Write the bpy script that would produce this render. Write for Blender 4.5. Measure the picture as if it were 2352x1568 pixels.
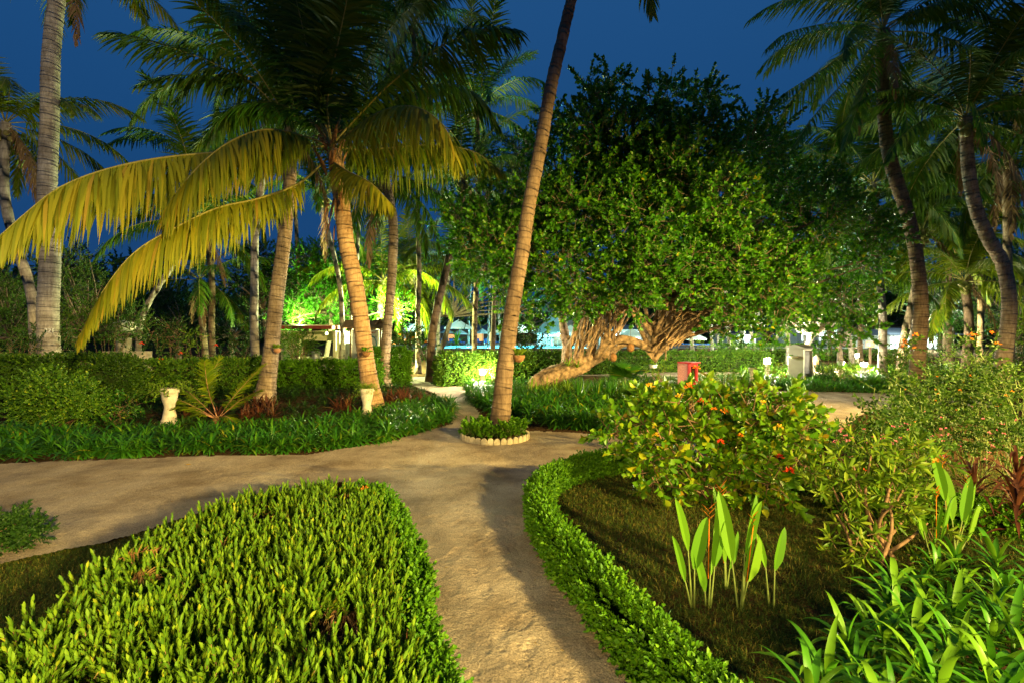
import bpy, math, random
import numpy as np
from mathutils import Vector
# ------------------------------------------------------------------ camera, world, lights
for o in list(bpy.data.objects): bpy.data.objects.remove(o)
sc = bpy.context.scene
COL = sc.collection
cam_d = bpy.data.cameras.new("camera"); cam = bpy.data.objects.new("camera", cam_d); COL.objects.link(cam)
cam.location = (0, 0, 1.9); cam.rotation_euler = (math.radians(90), 0, 0)
cam_d.sensor_width = 36; cam_d.lens = 17.0; cam_d.shift_y = -0.0034; cam_d.clip_end = 2000; cam_d.clip_start = 0.05
sc.camera = cam
sc.view_settings.view_transform = 'Standard'; sc.view_settings.look = 'None'
sc.view_settings.exposure = 0.0; sc.view_settings.gamma = 1.0
w = bpy.data.worlds.new("World"); sc.world = w; w.use_nodes = True
nt = w.node_tree; nt.nodes.clear()
wo = nt.nodes.new('ShaderNodeOutputWorld'); bg = nt.nodes.new('ShaderNodeBackground')
tc = nt.nodes.new('ShaderNodeTexCoord'); sx = nt.nodes.new('ShaderNodeSeparateXYZ'); cr = nt.nodes.new('ShaderNodeValToRGB')
nt.links.new(tc.outputs['Generated'], sx.inputs[0]); nt.links.new(sx.outputs['Z'], cr.inputs[0])
cr.color_ramp.elements[0].position = 0.0; cr.color_ramp.elements[0].color = (0.012, 0.058, 0.185, 1)
cr.color_ramp.elements[1].position = 0.62; cr.color_ramp.elements[1].color = (0.0165, 0.092, 0.265, 1)
e = cr.color_ramp.elements.new(0.3); e.color = (0.0105, 0.070, 0.215, 1)
nt.links.new(cr.outputs[0], bg.inputs[0]); bg.inputs[1].default_value = 0.86
nt.links.new(bg.outputs[0], wo.inputs[0])

def lamp(name, kind, loc, power, col, radius=0.15, aim=None, angle=120, blend=0.5):
    l = bpy.data.lights.new(name, kind); l.energy = power; l.color = col; l.shadow_soft_size = radius
    o = bpy.data.objects.new(name, l); o.location = loc; COL.objects.link(o)
    if kind == 'SPOT':
        l.spot_size = math.radians(angle); l.spot_blend = blend
        o.rotation_euler = (Vector(aim) - Vector(loc)).to_track_quat('-Z', 'Y').to_euler()
    return o
WARM = (1.0, 0.74, 0.27)
lamp("terrace_flood_lamp", 'SPOT', (8.2, -8.0, 4.4), 38000, WARM, 0.35, (8.2 - .34, -8.0 + .94, 4.4 - 1.42), 123, 0.2)
lamp("foreground_fill_spot", 'SPOT', (-1.6, -5.0, 3.6), 4200, (1.0, .74, .28), 0.35, (-.6, 2.5, -2.6), 92, 0.6)  # unseen fill spot, added to lift dark gaps in the foreground
lamp("eave_flood_lamp", 'SPOT', (-5.0, -6.5, 4.6), 11000, (1.0, 0.80, 0.48), 0.2, (-14.5, 15, 7.0), 42, 0.6)
lamp("side_flood_lamp", 'SPOT', (12.0, 4.5, 4.2), 19000, (1.0, 0.70, 0.20), 0.10, (-2, 16, -2.4), 76, 0.5)

# ------------------------------------------------------------------ helpers
CX, F, HOR, H = 1176.0, 1110.0, 776.0, 1.9
def P(u, v, Y): return np.array([(u - CX) / F * Y, Y, H - (v - HOR) / F * Y])
def G(u, v):
    Y = F * H / (v - HOR); return np.array([(u - CX) / F * Y, Y, 0.0])
def GX(u, Y): return np.array([(u - CX) / F * Y, Y, 0.0])
rng = np.random.default_rng(11)
R = lambda a, b: float(rng.uniform(a, b))
def nrm(a): return a / np.maximum(np.linalg.norm(a, axis=-1, keepdims=True), 1e-9)

class B:
    def __init__(s): s.V = []; s.F = []; s.M = []; s.n = 0; s.A = []
    def add(s, V, Fc, mi=0, att=None):
        V = np.asarray(V, float).reshape(-1, 3); Fc = np.asarray(Fc, int)
        s.V.append(V); s.F.append(Fc + s.n); s.M.append(mi); s.n += len(V)
        s.A.append(np.zeros(len(V)) if att is None else np.asarray(att, float)); return s
    def build(s, name, mats, parent=None, loc=None, smooth=True, origin=(0, 0, 0)):
        V = np.concatenate(s.V) - np.asarray(origin, float)
        loops = np.concatenate([f.ravel() for f in s.F])
        tot = np.concatenate([np.full(len(f), f.shape[1]) for f in s.F])
        mi = np.concatenate([np.full(len(f), m) for f, m in zip(s.F, s.M)])
        st = np.concatenate([[0], np.cumsum(tot)[:-1]])
        me = bpy.data.meshes.new(name)
        me.vertices.add(len(V)); me.vertices.foreach_set('co', V.astype(np.float32).ravel())
        me.loops.add(len(loops)); me.loops.foreach_set('vertex_index', loops.astype(np.int32))
        me.polygons.add(len(tot)); me.polygons.foreach_set('loop_start', st.astype(np.int32))
        me.polygons.foreach_set('material_index', mi.astype(np.int32))
        me.polygons.foreach_set('use_smooth', np.full(len(tot), smooth))
        at = me.attributes.new('len', 'FLOAT', 'POINT'); at.data.foreach_set('value', np.concatenate(s.A).astype(np.float32))
        if not isinstance(mats, (list, tuple)): mats = [mats]
        for m in mats: me.materials.append(m)
        me.update(calc_edges=True); me.validate()
        o = bpy.data.objects.new(name, me); COL.objects.link(o)
        if parent: o.parent = parent
        if loc is not None: o.location = loc
        elif parent is None: o.location = origin
        return o
def tag(o, label, cat, group=None, kind=None):
    if label: o['label'] = label
    if cat: o['category'] = cat
    if group: o['group'] = group
    if kind: o['kind'] = kind
    return o
def thing(name, label, cat, loc=(0, 0, 0), group=None, rotz=0):
    o = bpy.data.objects.new(name, None); COL.objects.link(o); o.location = loc; o.rotation_euler = (0, 0, rotz)
    o.empty_display_size = 0.2
    return tag(o, label, cat, group)
def copy_tree(o, parent=None):
    c = o.copy(); COL.objects.link(c)
    if parent: c.parent = parent
    for ch in [x for x in bpy.data.objects if x.parent == o]: copy_tree(ch, c)
    return c
def struct(o): o['kind'] = 'structure'; return o

def box(c, s, rz=0, tilt=0):
    x, y, z = [q / 2 for q in s]
    V = np.array([[-x, -y, -z], [x, -y, -z], [x, y, -z], [-x, y, -z], [-x, -y, z], [x, -y, z], [x, y, z], [-x, y, z]])
    if tilt:
        a = math.cos(tilt); b = math.sin(tilt); V = V @ np.array([[1, 0, 0], [0, a, b], [0, -b, a]])
    a, b = math.cos(rz), math.sin(rz); V = V @ np.array([[a, b, 0], [-b, a, 0], [0, 0, 1]])
    return V + np.asarray(c, float), np.array([[0, 3, 2, 1], [4, 5, 6, 7], [0, 1, 5, 4], [1, 2, 6, 5], [2, 3, 7, 6], [3, 0, 4, 7]])
def bbox(c, s, rz=0, bev=0.01):
    # chamfered box
    x, y, z = [q / 2 for q in s]; b = min(bev, x * .8, y * .8, z * .8)
    ring = [(-x + b, -y), (x - b, -y), (x, -y + b), (x, y - b), (x - b, y), (-x + b, y), (-x, y - b), (-x, -y + b)]
    lv = []
    for zz, k in ((-z, b), (-z + b, 0), (z - b, 0), (z, b)):
        for px, py in ring: lv.append((px * (1 - k / x), py * (1 - k / y), zz))
    V = np.array(lv); a, c2 = math.cos(rz), math.sin(rz); V = V @ np.array([[a, c2, 0], [-c2, a, 0], [0, 0, 1]]) + np.asarray(c, float)
    Q = []
    for l in range(3):
        for i in range(8): j = (i + 1) % 8; Q.append([l * 8 + i, l * 8 + j, l * 8 + 8 + j, l * 8 + 8 + i])
    V = np.vstack([V, V[:8].mean(0), V[24:].mean(0)])
    for i in range(8): j = (i + 1) % 8; Q.append([j, i, 32, 32]); Q.append([24 + i, 24 + j, 33, 33])
    T = np.array([q[:3] for q in Q[24:]]); return V, np.array(Q[:24]), T
def addbb(b, c, s, rz=0, bev=0.01, mi=0):
    V, Q, T = bbox(c, s, rz, bev); n = b.n; b.add(V, Q, mi); b.F.append(T + n); b.M.append(mi)
def smooth_path(pts, n):
    pts = np.asarray(pts, float); k = len(pts)
    if k == 2: t = np.linspace(0, 1, n)[:, None]; return pts[0] * (1 - t) + pts[1] * t
    q = np.vstack([2 * pts[0] - pts[1], pts, 2 * pts[-1] - pts[-2]])
    ts = np.linspace(0, k - 1 - 1e-6, n); i = ts.astype(int); f = (ts - i)[:, None]
    p0, p1, p2, p3 = q[i], q[i + 1], q[i + 2], q[i + 3]
    return .5 * (2 * p1 + (p2 - p0) * f + (2 * p0 - 5 * p1 + 4 * p2 - p3) * f ** 2 + (3 * p1 - p0 - 3 * p2 + p3) * f ** 3)
def tube(pts, rad, seg=10, cap=True, prof=None):
    pts = np.asarray(pts, float); n = len(pts); rad = np.broadcast_to(np.asarray(rad, float), (n,))
    T = nrm(np.gradient(pts, axis=0)); ref = np.array([0, 1, 0.02]) if abs(T[:, 1]).max() < .9 else np.array([0.02, 0, 1.])
    X = nrm(np.cross(T, ref)); Y = np.cross(T, X)
    a = np.linspace(0, 2 * math.pi, seg, endpoint=False)
    V = pts[:, None] + rad[:, None, None] * (np.cos(a)[None, :, None] * X[:, None] + np.sin(a)[None, :, None] * Y[:, None]) * (1 if prof is None else prof[:, :, None])
    i = np.arange(n - 1)[:, None] * seg; j = np.arange(seg)[None]; j2 = (j + 1) % seg
    Q = np.stack([i + j, i + j2, i + seg + j2, i + seg + j], -1).reshape(-1, 4)
    return V.reshape(-1, 3), Q[:, ::-1]
def addtube(b, pts, rad, seg=10, mi=0, cap=True):
    V, Q = tube(pts, rad, seg); n0 = b.n; m = len(V)
    ln = np.repeat(np.concatenate([[0], np.cumsum(np.linalg.norm(np.diff(np.asarray(pts, float), axis=0), axis=1))]), seg)
    if cap:
        V = np.vstack([V, np.asarray(pts[0]), np.asarray(pts[-1])]); ln = np.append(ln, [0, ln[-1]])
    b.add(V, Q, mi, ln)
    if cap:
        j = np.arange(seg); j2 = (j + 1) % seg
        T = np.vstack([np.stack([j, j2, np.full(seg, m)], -1), np.stack([m - seg + j2, m - seg + j, np.full(seg, m + 1)], -1)])
        b.F.append(T + n0); b.M.append(mi)
def lathe(prof, seg=24, c=(0, 0, 0), flute=0, nf=12):
    a = np.linspace(0, 2 * math.pi, seg, endpoint=False); pr = np.asarray(prof, float)
    rr = pr[:, 0][:, None] * (1 + flute * np.cos(a * nf)[None])
    V = np.stack([rr * np.cos(a)[None], rr * np.sin(a)[None], np.repeat(pr[:, 1][:, None], seg, 1)], -1).reshape(-1, 3) + np.asarray(c, float)
    n = len(pr); i = np.arange(n - 1)[:, None] * seg; j = np.arange(seg)[None]; j2 = (j + 1) % seg
    return V, np.stack([i + j, i + j2, i + seg + j2, i + seg + j], -1).reshape(-1, 4)
def sphere(c, r, seg=12, rings=8, squash=1):
    t = np.linspace(0.001, math.pi - .001, rings); return lathe(np.stack([r * np.sin(t), -r * squash * np.cos(t)], -1), seg, c)
def inside(x, y, poly):
    poly = np.asarray(poly, float)[:, :2]; r = np.zeros(np.shape(x), bool); n = len(poly)
    for i in range(n):
        x1, y1 = poly[i]; x2, y2 = poly[(i + 1) % n]
        if y1 == y2: continue
        c = ((y1 > y) != (y2 > y)) & (x < (x2 - x1) * (y - y1) / (y2 - y1) + x1); r ^= c
    return r
def sample_poly(poly, n):
    poly = np.asarray(poly, float)[:, :2]; lo, hi = poly.min(0), poly.max(0); out = np.zeros((0, 2))
    while len(out) < n:
        p = rng.uniform(lo, hi, (n * 2, 2)); out = np.vstack([out, p[inside(p[:, 0], p[:, 1], poly)]])
    return out[:n]
def vnoise(x, y, s, seed=0):
    g = np.random.default_rng(seed).random((257, 257)); x = x * s + 1000; y = y * s + 1000
    xi = np.floor(x).astype(int); yi = np.floor(y).astype(int); fx = x - xi; fy = y - yi
    fx = fx * fx * (3 - 2 * fx); fy = fy * fy * (3 - 2 * fy); a = lambda i, j: g[i % 257, j % 257]
    return (a(xi, yi) * (1 - fx) + a(xi + 1, yi) * fx) * (1 - fy) + (a(xi, yi + 1) * (1 - fx) + a(xi + 1, yi + 1) * fx) * fy
def rdir(n, zmin=-1):
    z = rng.uniform(zmin, 1, n); a = rng.uniform(0, 2 * math.pi, n); r = np.sqrt(1 - z * z)
    return np.stack([r * np.cos(a), r * np.sin(a), z], -1)
def leaves(p, d, L, W, n=None, fold=.18, droop=.15, lobed=False):
    """many two-quad folded leaves. p,d (n,3)"""
    p = np.asarray(p, float); k = len(p); d = nrm(np.asarray(d, float)); L = np.broadcast_to(L, (k,)); W = np.broadcast_to(W, (k,))
    if n is None: n = rdir(k) * .8 + np.array([0, 0, 1.])
    x = nrm(np.cross(d, n)); z = np.cross(x, d)
    t = np.array([[0, 0, 0], [-.42, .28, fold], [-.46, .62, fold], [0, 1, -droop], [.46, .62, fold], [.42, .28, fold]])
    V = p[:, None] + t[None, :, 0:1] * W[:, None, None] * x[:, None] + t[None, :, 1:2] * L[:, None, None] * d[:, None] + t[None, :, 2:3] * W[:, None, None] * z[:, None]
    i = np.arange(k)[:, None] * 6
    Q = np.vstack([i + np.array([[0, 3, 2, 1]]), i + np.array([[0, 5, 4, 3]])])
    return V.reshape(-1, 3), Q
def straps(p, d0, L, W, droop=1.0, seg=5, ref=None, prof=None, cup=.25, pw=1.3):
    """arching strap leaves, 3 verts across"""
    p = np.asarray(p, float); k = len(p); d0 = nrm(np.asarray(d0, float)); L = np.broadcast_to(L, (k,)); W = np.broadcast_to(W, (k,)); droop = np.broadcast_to(droop, (k,))
    if ref is None: ref = nrm(np.cross(d0, np.array([0, 0, 1.])) + 1e-4)
    rows = []; q = p.copy()
    if prof is None: prof = lambda t: np.minimum(1, .45 + 2.2 * t) * (1 - t ** 2.2) + .02
    for s in range(seg + 1):
        t = s / seg; d = nrm(d0 + np.array([0, 0, -1.]) * (droop * t ** pw)[:, None])
        sd = nrm(ref - d * np.sum(ref * d, -1, keepdims=True)); nn = np.cross(sd, d)
        if s: q = q + d * (L / seg)[:, None]
        wv = (W * .5 * prof(t))[:, None]
        rows.append(np.stack([q - sd * wv + nn * wv * cup, q, q + sd * wv + nn * wv * cup], 1))
    V = np.stack(rows, 1)  # k, seg+1, 3, 3
    base = np.arange(k)[:, None, None] * (seg + 1) * 3; i = np.arange(seg)[None, :, None] * 3; j = np.arange(2)[None, None]
    a = base + i + j; Q = np.stack([a, a + 1, a + 4, a + 3], -1).reshape(-1, 4)
    return V.reshape(-1, 3), Q
def frames(z, spin=None):
    z = nrm(np.asarray(z, float)); k = len(z); a = rng.uniform(0, 6.283, k) if spin is None else spin
    ref = np.where(np.abs(z[:, 2:3]) > .95, np.array([[1., 0, 0]]), np.array([[0, 0, 1.]]))
    x = nrm(np.cross(ref, z)); y = np.cross(z, x); c, s = np.cos(a)[:, None], np.sin(a)[:, None]
    X = x * c + y * s; Y = -x * s + y * c
    return np.stack([X, Y, z], -1)
def scatter(b, tmpl, p, z, S, mi=0, spin=None):
    """place templates [(V,F)...] at points with +Z along z"""
    p = np.asarray(p, float); S = np.broadcast_to(S, (len(p),)); M = frames(z, spin); which = rng.integers(0, len(tmpl), len(p))
    for w_, parts in enumerate(tmpl):
        m = which == w_
        if not m.any(): continue
        for (V, Fc, im) in parts:
            W = np.einsum('kij,vj->kvi', M[m], V) * S[m][:, None, None] + p[m][:, None]
            FF = (Fc[None] + (np.arange(m.sum()) * len(V))[:, None, None]).reshape(-1, Fc.shape[1])
            b.add(W, FF, im + mi)
def T_twig(nl, H_, L, W, ang=.9, up=.45, stem=True, two=True, jit=.15, simat=1):
    z = np.linspace(.15, 1, nl) * H_; a = np.arange(nl) * 2.4 + rng.uniform(0, 6)
    el = np.linspace(ang, .35, nl) + rng.uniform(-jit, jit, nl)
    d = np.stack([np.cos(a) * np.sin(el), np.sin(a) * np.sin(el), np.cos(el)], -1) + rng.normal(0, jit, (nl, 3))
    p = np.stack([0 * z, 0 * z, z], -1); n = nrm(np.array([0, 0, 1.]) - d * .3 + rng.normal(0, .25, (nl, 3)))
    V, Q = leaves(p, d, L * rng.uniform(.75, 1.15, nl), W * rng.uniform(.85, 1.15, nl), n)
    parts = [(V, Q, 0)]
    if stem:
        Vt, Qt = tube([[0, 0, -H_ * .3], [0, 0, H_]], [W * .12, W * .05], 3); parts.append((Vt, Qt, simat))
    return parts

# ------------------------------------------------------------------ materials
def newmat(name):
    m = bpy.data.materials.new(name); m.use_nodes = True; t = m.node_tree; p = t.nodes['Principled BSDF']; return m, t, p
def ramp(t, stops):
    r = t.nodes.new('ShaderNodeValToRGB'); el = r.color_ramp.elements
    for i, (pos, c) in enumerate(stops):
        x = el[i] if i < 2 else el.new(pos)
        x.position = pos; x.color = (*c, 1)
    return r
def srt(stops): return sorted(stops, key=lambda s: s[0])
def leafmat(name, stops, rough=.42, trans=.25, spec=.4):
    spec *= .6; rough = min(1, rough + .08)
    if 'flower' not in name and 'dead' not in name and 'red' not in name and 'dry' not in name: stops = [(a, (r_ * .92, g_ * 1.12, b_ * .5)) for a, (r_, g_, b_) in stops]
    m, t, p = newmat(name); g = t.nodes.new('ShaderNodeNewGeometry')
    stops = srt(stops); st = [stops[0], stops[-1]] + stops[1:-1]; r = ramp(t, st)
    t.links.new(g.outputs['Random Per Island'], r.inputs[0]); t.links.new(r.outputs[0], p.inputs['Base Color'])
    p.inputs['Roughness'].default_value = rough; p.inputs['Specular IOR Level'].default_value = spec
    tr = t.nodes.new('ShaderNodeBsdfTranslucent'); mx = t.nodes.new('ShaderNodeMixShader'); mx.inputs[0].default_value = trans
    t.links.new(r.outputs[0], tr.inputs[0]); out = t.nodes['Material Output']
    t.links.new(p.outputs[0], mx.inputs[1]); t.links.new(tr.outputs[0], mx.inputs[2]); t.links.new(mx.outputs[0], out.inputs[0]); return m
def plain(name, c, rough=.7, spec=.3, metal=0, noise=.25, scale=6, bump=.15, bscale=None, emit=None):
    m, t, p = newmat(name); tcn = t.nodes.new('ShaderNodeTexCoord'); n = t.nodes.new('ShaderNodeTexNoise'); n.inputs['Scale'].default_value = scale; n.inputs['Detail'].default_value = 6
    t.links.new(tcn.outputs['Object'], n.inputs['Vector'])
    r = ramp(t, [(.3, tuple(x * (1 - noise) for x in c)), (.7, tuple(min(1, x * (1 + noise * .5)) for x in c))])
    t.links.new(n.outputs[0], r.inputs[0]); t.links.new(r.outputs[0], p.inputs['Base Color'])
    p.inputs['Roughness'].default_value = rough; p.inputs['Specular IOR Level'].default_value = spec; p.inputs['Metallic'].default_value = metal
    if bump:
        n2 = t.nodes.new('ShaderNodeTexNoise'); n2.inputs['Scale'].default_value = bscale or scale * 6; n2.inputs['Detail'].default_value = 5
        t.links.new(tcn.outputs['Object'], n2.inputs['Vector']); bu = t.nodes.new('ShaderNodeBump'); bu.inputs['Strength'].default_value = bump; bu.inputs['Distance'].default_value = .02
        t.links.new(n2.outputs[0], bu.inputs['Height']); t.links.new(bu.outputs[0], p.inputs['Normal'])
    if emit: p.inputs['Emission Color'].default_value = (*emit[:3], 1); p.inputs['Emission Strength'].default_value = emit[3]
    return m
def barkmat(name, c1, c2, ring=9.0, dark=.45):
    """ringed palm bark following the trunk's length"""
    m, t, p = newmat(name); at = t.nodes.new('ShaderNodeAttribute'); at.attribute_name = 'len'
    tcn = t.nodes.new('ShaderNodeTexCoord'); n = t.nodes.new('ShaderNodeTexNoise'); n.inputs['Scale'].default_value = 2.2; n.inputs['Detail'].default_value = 8
    mp = t.nodes.new('ShaderNodeMapping'); mp.inputs['Scale'].default_value = (1, 1, .5)
    t.links.new(tcn.outputs['Object'], mp.inputs[0]); t.links.new(mp.outputs[0], n.inputs['Vector'])
    mul = t.nodes.new('ShaderNodeMath'); mul.operation = 'MULTIPLY'; mul.inputs[1].default_value = ring; t.links.new(at.outputs['Fac'], mul.inputs[0])
    nn = t.nodes.new('ShaderNodeMath'); nn.operation = 'MULTIPLY_ADD'; nn.inputs[1].default_value = .35; t.links.new(n.outputs[0], nn.inputs[0]); t.links.new(mul.outputs[0], nn.inputs[2])
    fr = t.nodes.new('ShaderNodeMath'); fr.operation = 'FRACT'; t.links.new(nn.outputs[0], fr.inputs[0])
    r1 = ramp(t, [(0.0, (dark,) * 3), (.13, (1,) * 3), (.86, (.86,) * 3), (1.0, (dark,) * 3)][:2]); el = r1.color_ramp.elements
    for pos, c in ((.84, .85), (1.0, dark)): x = el.new(pos); x.color = (c, c, c, 1)
    t.links.new(fr.outputs[0], r1.inputs[0])
    n2 = t.nodes.new('ShaderNodeTexNoise'); n2.inputs['Scale'].default_value = 5; n2.inputs['Detail'].default_value = 9; n2.inputs['Roughness'].default_value = .7
    mp2 = t.nodes.new('ShaderNodeMapping'); mp2.inputs['Scale'].default_value = (3.5, 3.5, .8); t.links.new(tcn.outputs['Object'], mp2.inputs[0]); t.links.new(mp2.outputs[0], n2.inputs['Vector'])
    r2 = ramp(t, [(.35, c1), (.65, c2)]); t.links.new(n2.outputs[0], r2.inputs[0])
    mx = t.nodes.new('ShaderNodeMixRGB'); mx.blend_type = 'MULTIPLY'; mx.inputs[0].default_value = .7
    t.links.new(r2.outputs[0], mx.inputs[1]); t.links.new(r1.outputs[0], mx.inputs[2])
    n3 = t.nodes.new('ShaderNodeTexNoise'); n3.inputs['Scale'].default_value = 1.7; n3.inputs['Detail'].default_value = 7; n3.inputs['Roughness'].default_value = .65; t.links.new(tcn.outputs['Object'], n3.inputs['Vector'])
    r3 = ramp(t, [(.36, (.42, .38, .34)), (.58, (1.05, 1.04, 1.0))]); t.links.new(n3.outputs[0], r3.inputs[0]); m3 = t.nodes.new('ShaderNodeMixRGB'); m3.blend_type = 'MULTIPLY'; m3.inputs[0].default_value = .75
    t.links.new(mx.outputs[0], m3.inputs[1]); t.links.new(r3.outputs[0], m3.inputs[2]); t.links.new(m3.outputs[0], p.inputs['Base Color'])
    p.inputs['Roughness'].default_value = .85; p.inputs['Specular IOR Level'].default_value = .2
    ad = t.nodes.new('ShaderNodeMath'); ad.operation = 'ADD'; t.links.new(r1.outputs[0], ad.inputs[0]); t.links.new(n2.outputs[0], ad.inputs[1])
    bu = t.nodes.new('ShaderNodeBump'); bu.inputs['Strength'].default_value = .6; bu.inputs['Distance'].default_value = .02
    t.links.new(ad.outputs[0], bu.inputs['Height']); t.links.new(bu.outputs[0], p.inputs['Normal']); return m
M = {}
M['palm_leaf'] = leafmat('palm_leaf', [(0, (.075, .12, .006)), (.5, (.14, .17, .008)), (.88, (.20, .20, .012)), (1, (.26, .17, .03))], .38, .3)
M['palm_leaf_lit'] = leafmat('palm_leaf_lit', [(0, (.14, .145, .01)), (.5, (.24, .205, .016)), (.88, (.34, .25, .022)), (1, (.36, .20, .04))], .5, .35)  # lit copy of the palm leaf: warm lamplight put into the colour
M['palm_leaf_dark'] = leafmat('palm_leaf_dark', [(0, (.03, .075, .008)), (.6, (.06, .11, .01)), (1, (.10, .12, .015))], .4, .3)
M['palm_dead'] = leafmat('palm_dead', [(0, (.13, .075, .03)), (1, (.24, .15, .07))], .8, .15)
M['rachis'] = plain('rachis', (.26, .23, .05), .5)
M['fibre'] = plain('fibre', (.26, .13, .05), .9, noise=.5, scale=20)
M['bark'] = barkmat('palm_bark', (.22, .155, .09), (.42, .33, .22), 1.0)
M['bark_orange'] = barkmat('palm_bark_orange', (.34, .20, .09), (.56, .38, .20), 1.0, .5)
M['bark_grey'] = barkmat('palm_bark_grey', (.23, .20, .155), (.42, .38, .31), 1.0)
M['bark_brown'] = barkmat('palm_bark_brown', (.13, .085, .05), (.25, .175, .105), 1.0)
M['fig_bark'] = plain('fig_bark', (.32, .215, .125), .9, noise=.75, scale=7, bump=1.0, bscale=16)
M['tree_bark'] = plain('tree_bark', (.16, .12, .08), .9, noise=.4, scale=8, bump=.5)
M['pale_bark'] = plain('pale_bark', (.38, .34, .26), .85, noise=.3, scale=8, bump=.4)
M['big_leaf'] = leafmat('big_leaf', [(0, (.025, .095, .008)), (.55, (.05, .155, .012)), (.93, (.11, .23, .014)), (.985, (.16, .20, .02)), (1, (.4, .28, .02))], .32, .25, .5)
M['fine_leaf'] = leafmat('fine_leaf', [(0, (.03, .07, .012)), (.6, (.055, .115, .014)), (1, (.10, .15, .02))], .5, .2)
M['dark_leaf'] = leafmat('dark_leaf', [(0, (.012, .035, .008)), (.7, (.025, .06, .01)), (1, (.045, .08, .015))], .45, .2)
M['green_tree_leaf'] = leafmat('green_tree_leaf', [(0, (.03, .12, .008)), (.6, (.05, .19, .012)), (1, (.11, .26, .02))], .4, .4)
M['hedge_leaf'] = leafmat('hedge_leaf', [(0, (.03, .085, .01)), (.6, (.07, .14, .015)), (.95, (.14, .21, .02)), (1, (.30, .30, .04))], .38, .15, .45)
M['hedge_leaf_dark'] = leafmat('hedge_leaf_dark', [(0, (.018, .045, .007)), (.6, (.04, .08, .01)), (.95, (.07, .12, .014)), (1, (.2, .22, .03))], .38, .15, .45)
M['box_leaf'] = leafmat('box_leaf', [(0, (.05, .13, .008)), (.6, (.085, .19, .010)), (1, (.15, .26, .016))], .42, .25)
M['spike_leaf'] = leafmat('spike_leaf', [(0, (.06, .125, .012)), (.6, (.115, .185, .016)), (.93, (.17, .23, .02)), (1, (.30, .26, .03))], .5, .2, .3)
M['dry_leaf'] = leafmat('dry_leaf', [(0, (.14, .06, .02)), (.7, (.24, .13, .035)), (1, (.34, .25, .06))], .7, .2)
M['strap_leaf'] = leafmat('strap_leaf', [(0, (.02, .085, .012)), (.6, (.04, .125, .014)), (.96, (.08, .17, .02)), (1, (.30, .22, .03))], .3, .2, .5)
M['lily_leaf'] = leafmat('lily_leaf', [(0, (.035, .12, .012)), (.6, (.07, .20, .016)), (1, (.16, .28, .024))], .3, .3, .5)
M['helic_leaf'] = leafmat('heliconia_leaf', [(0, (.09, .20, .02)), (.6, (.14, .26, .025)), (1, (.22, .30, .03))], .3, .35, .5)
M['ixora_leaf'] = leafmat('ixora_leaf', [(0, (.05, .13, .01)), (.5, (.10, .19, .012)), (.82, (.18, .25, .015)), (.96, (.32, .27, .02)), (1, (.30, .16, .02))], .3, .25, .5)
M['shrub_leaf'] = leafmat('shrub_leaf', [(0, (.07, .13, .012)), (.6, (.13, .19, .018)), (1, (.24, .26, .03))], .38, .3)
M['lantana_leaf'] = leafmat('lantana_leaf', [(0, (.022, .055, .008)), (.6, (.04, .08, .01)), (1, (.085, .13, .014))], .5, .25)
M['red_leaf'] = leafmat('red_leaf', [(0, (.05, .018, .010)), (.6, (.10, .032, .015)), (1, (.17, .085, .03))], .4, .2)
M['fern_leaf'] = leafmat('fern_leaf', [(0, (.10, .17, .02)), (1, (.22, .28, .04))], .5, .35)
M['grass'] = leafmat('grass_blade', [(0, (.02, .04, .006)), (.5, (.045, .075, .01)), (.75, (.09, .085, .018)), (1, (.26, .17, .06))], .6, .2)
M['wood_stem'] = plain('wood_stem', (.20, .12, .06), .85, noise=.4, scale=20)
M['green_stem'] = plain('green_stem', (.14, .19, .04), .6, noise=.3, scale=12)
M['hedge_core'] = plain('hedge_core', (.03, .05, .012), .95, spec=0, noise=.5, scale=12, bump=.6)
M['orange'] = leafmat('orange_flower', [(0, (.75, .14, .01)), (1, (.85, .32, .02))], .5, .3)
M['red'] = leafmat('red_flower', [(0, (.65, .03, .01)), (1, (.8, .08, .02))], .5, .3)
M['yellow'] = leafmat('yellow_flower', [(0, (.75, .42, .02)), (1, (.85, .55, .04))], .5, .3)
M['pink'] = leafmat('pink_flower', [(0, (.65, .10, .20)), (1, (.8, .25, .35))], .5, .3)
M['stone'] = plain('white_stone', (.56, .50, .38), .8, noise=.3, scale=9, bump=.3)
M['edging'] = plain('edging_stone', (.52, .45, .30), .85, noise=.35, scale=12, bump=.4)
M['terracotta'] = plain('terracotta', (.34, .17, .09), .8)
M['white_paint'] = plain('white_paint', (.70, .68, .62), .55, noise=.12, scale=3, bump=.05)
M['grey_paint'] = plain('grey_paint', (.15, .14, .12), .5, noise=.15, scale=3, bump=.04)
M['grey_dark'] = plain('grey_dark', (.16, .15, .13), .6)
M['red_paint'] = plain('red_paint', (.42, .03, .035), .4, noise=.2, scale=6, bump=.1)
M['pink_cast'] = plain('pink_roughcast', (.55, .26, .25), .9, noise=.35, scale=40, bump=.9, bscale=90)
M['cream'] = plain('cream_plaster', (.62, .60, .36), .8, noise=.12)
M['red_brown'] = plain('red_brown_fascia', (.22, .045, .025), .6)
M['brown_wood'] = plain('brown_wood', (.20, .13, .08), .7, noise=.4, scale=6)
M['panel'] = plain('sign_panel', (.62, .63, .60), .5, noise=.04, bump=0)
M['sign_red'] = plain('sign_red', (.45, .02, .015), .6, noise=0.02, bump=0)
M['sign_blue'] = plain('sign_blue', (.12, .32, .42), .6, noise=0.05, bump=0)
M['sign_line'] = plain('sign_line', (.22, .22, .20), .6, noise=0.05, bump=0)
M['canvas'] = plain('parasol_canvas', (.48, .56, .52), .85, noise=.08, scale=2, bump=.1)
M['metal'] = plain('dark_metal', (.12, .11, .10), .45, metal=.6, bump=0)
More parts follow.
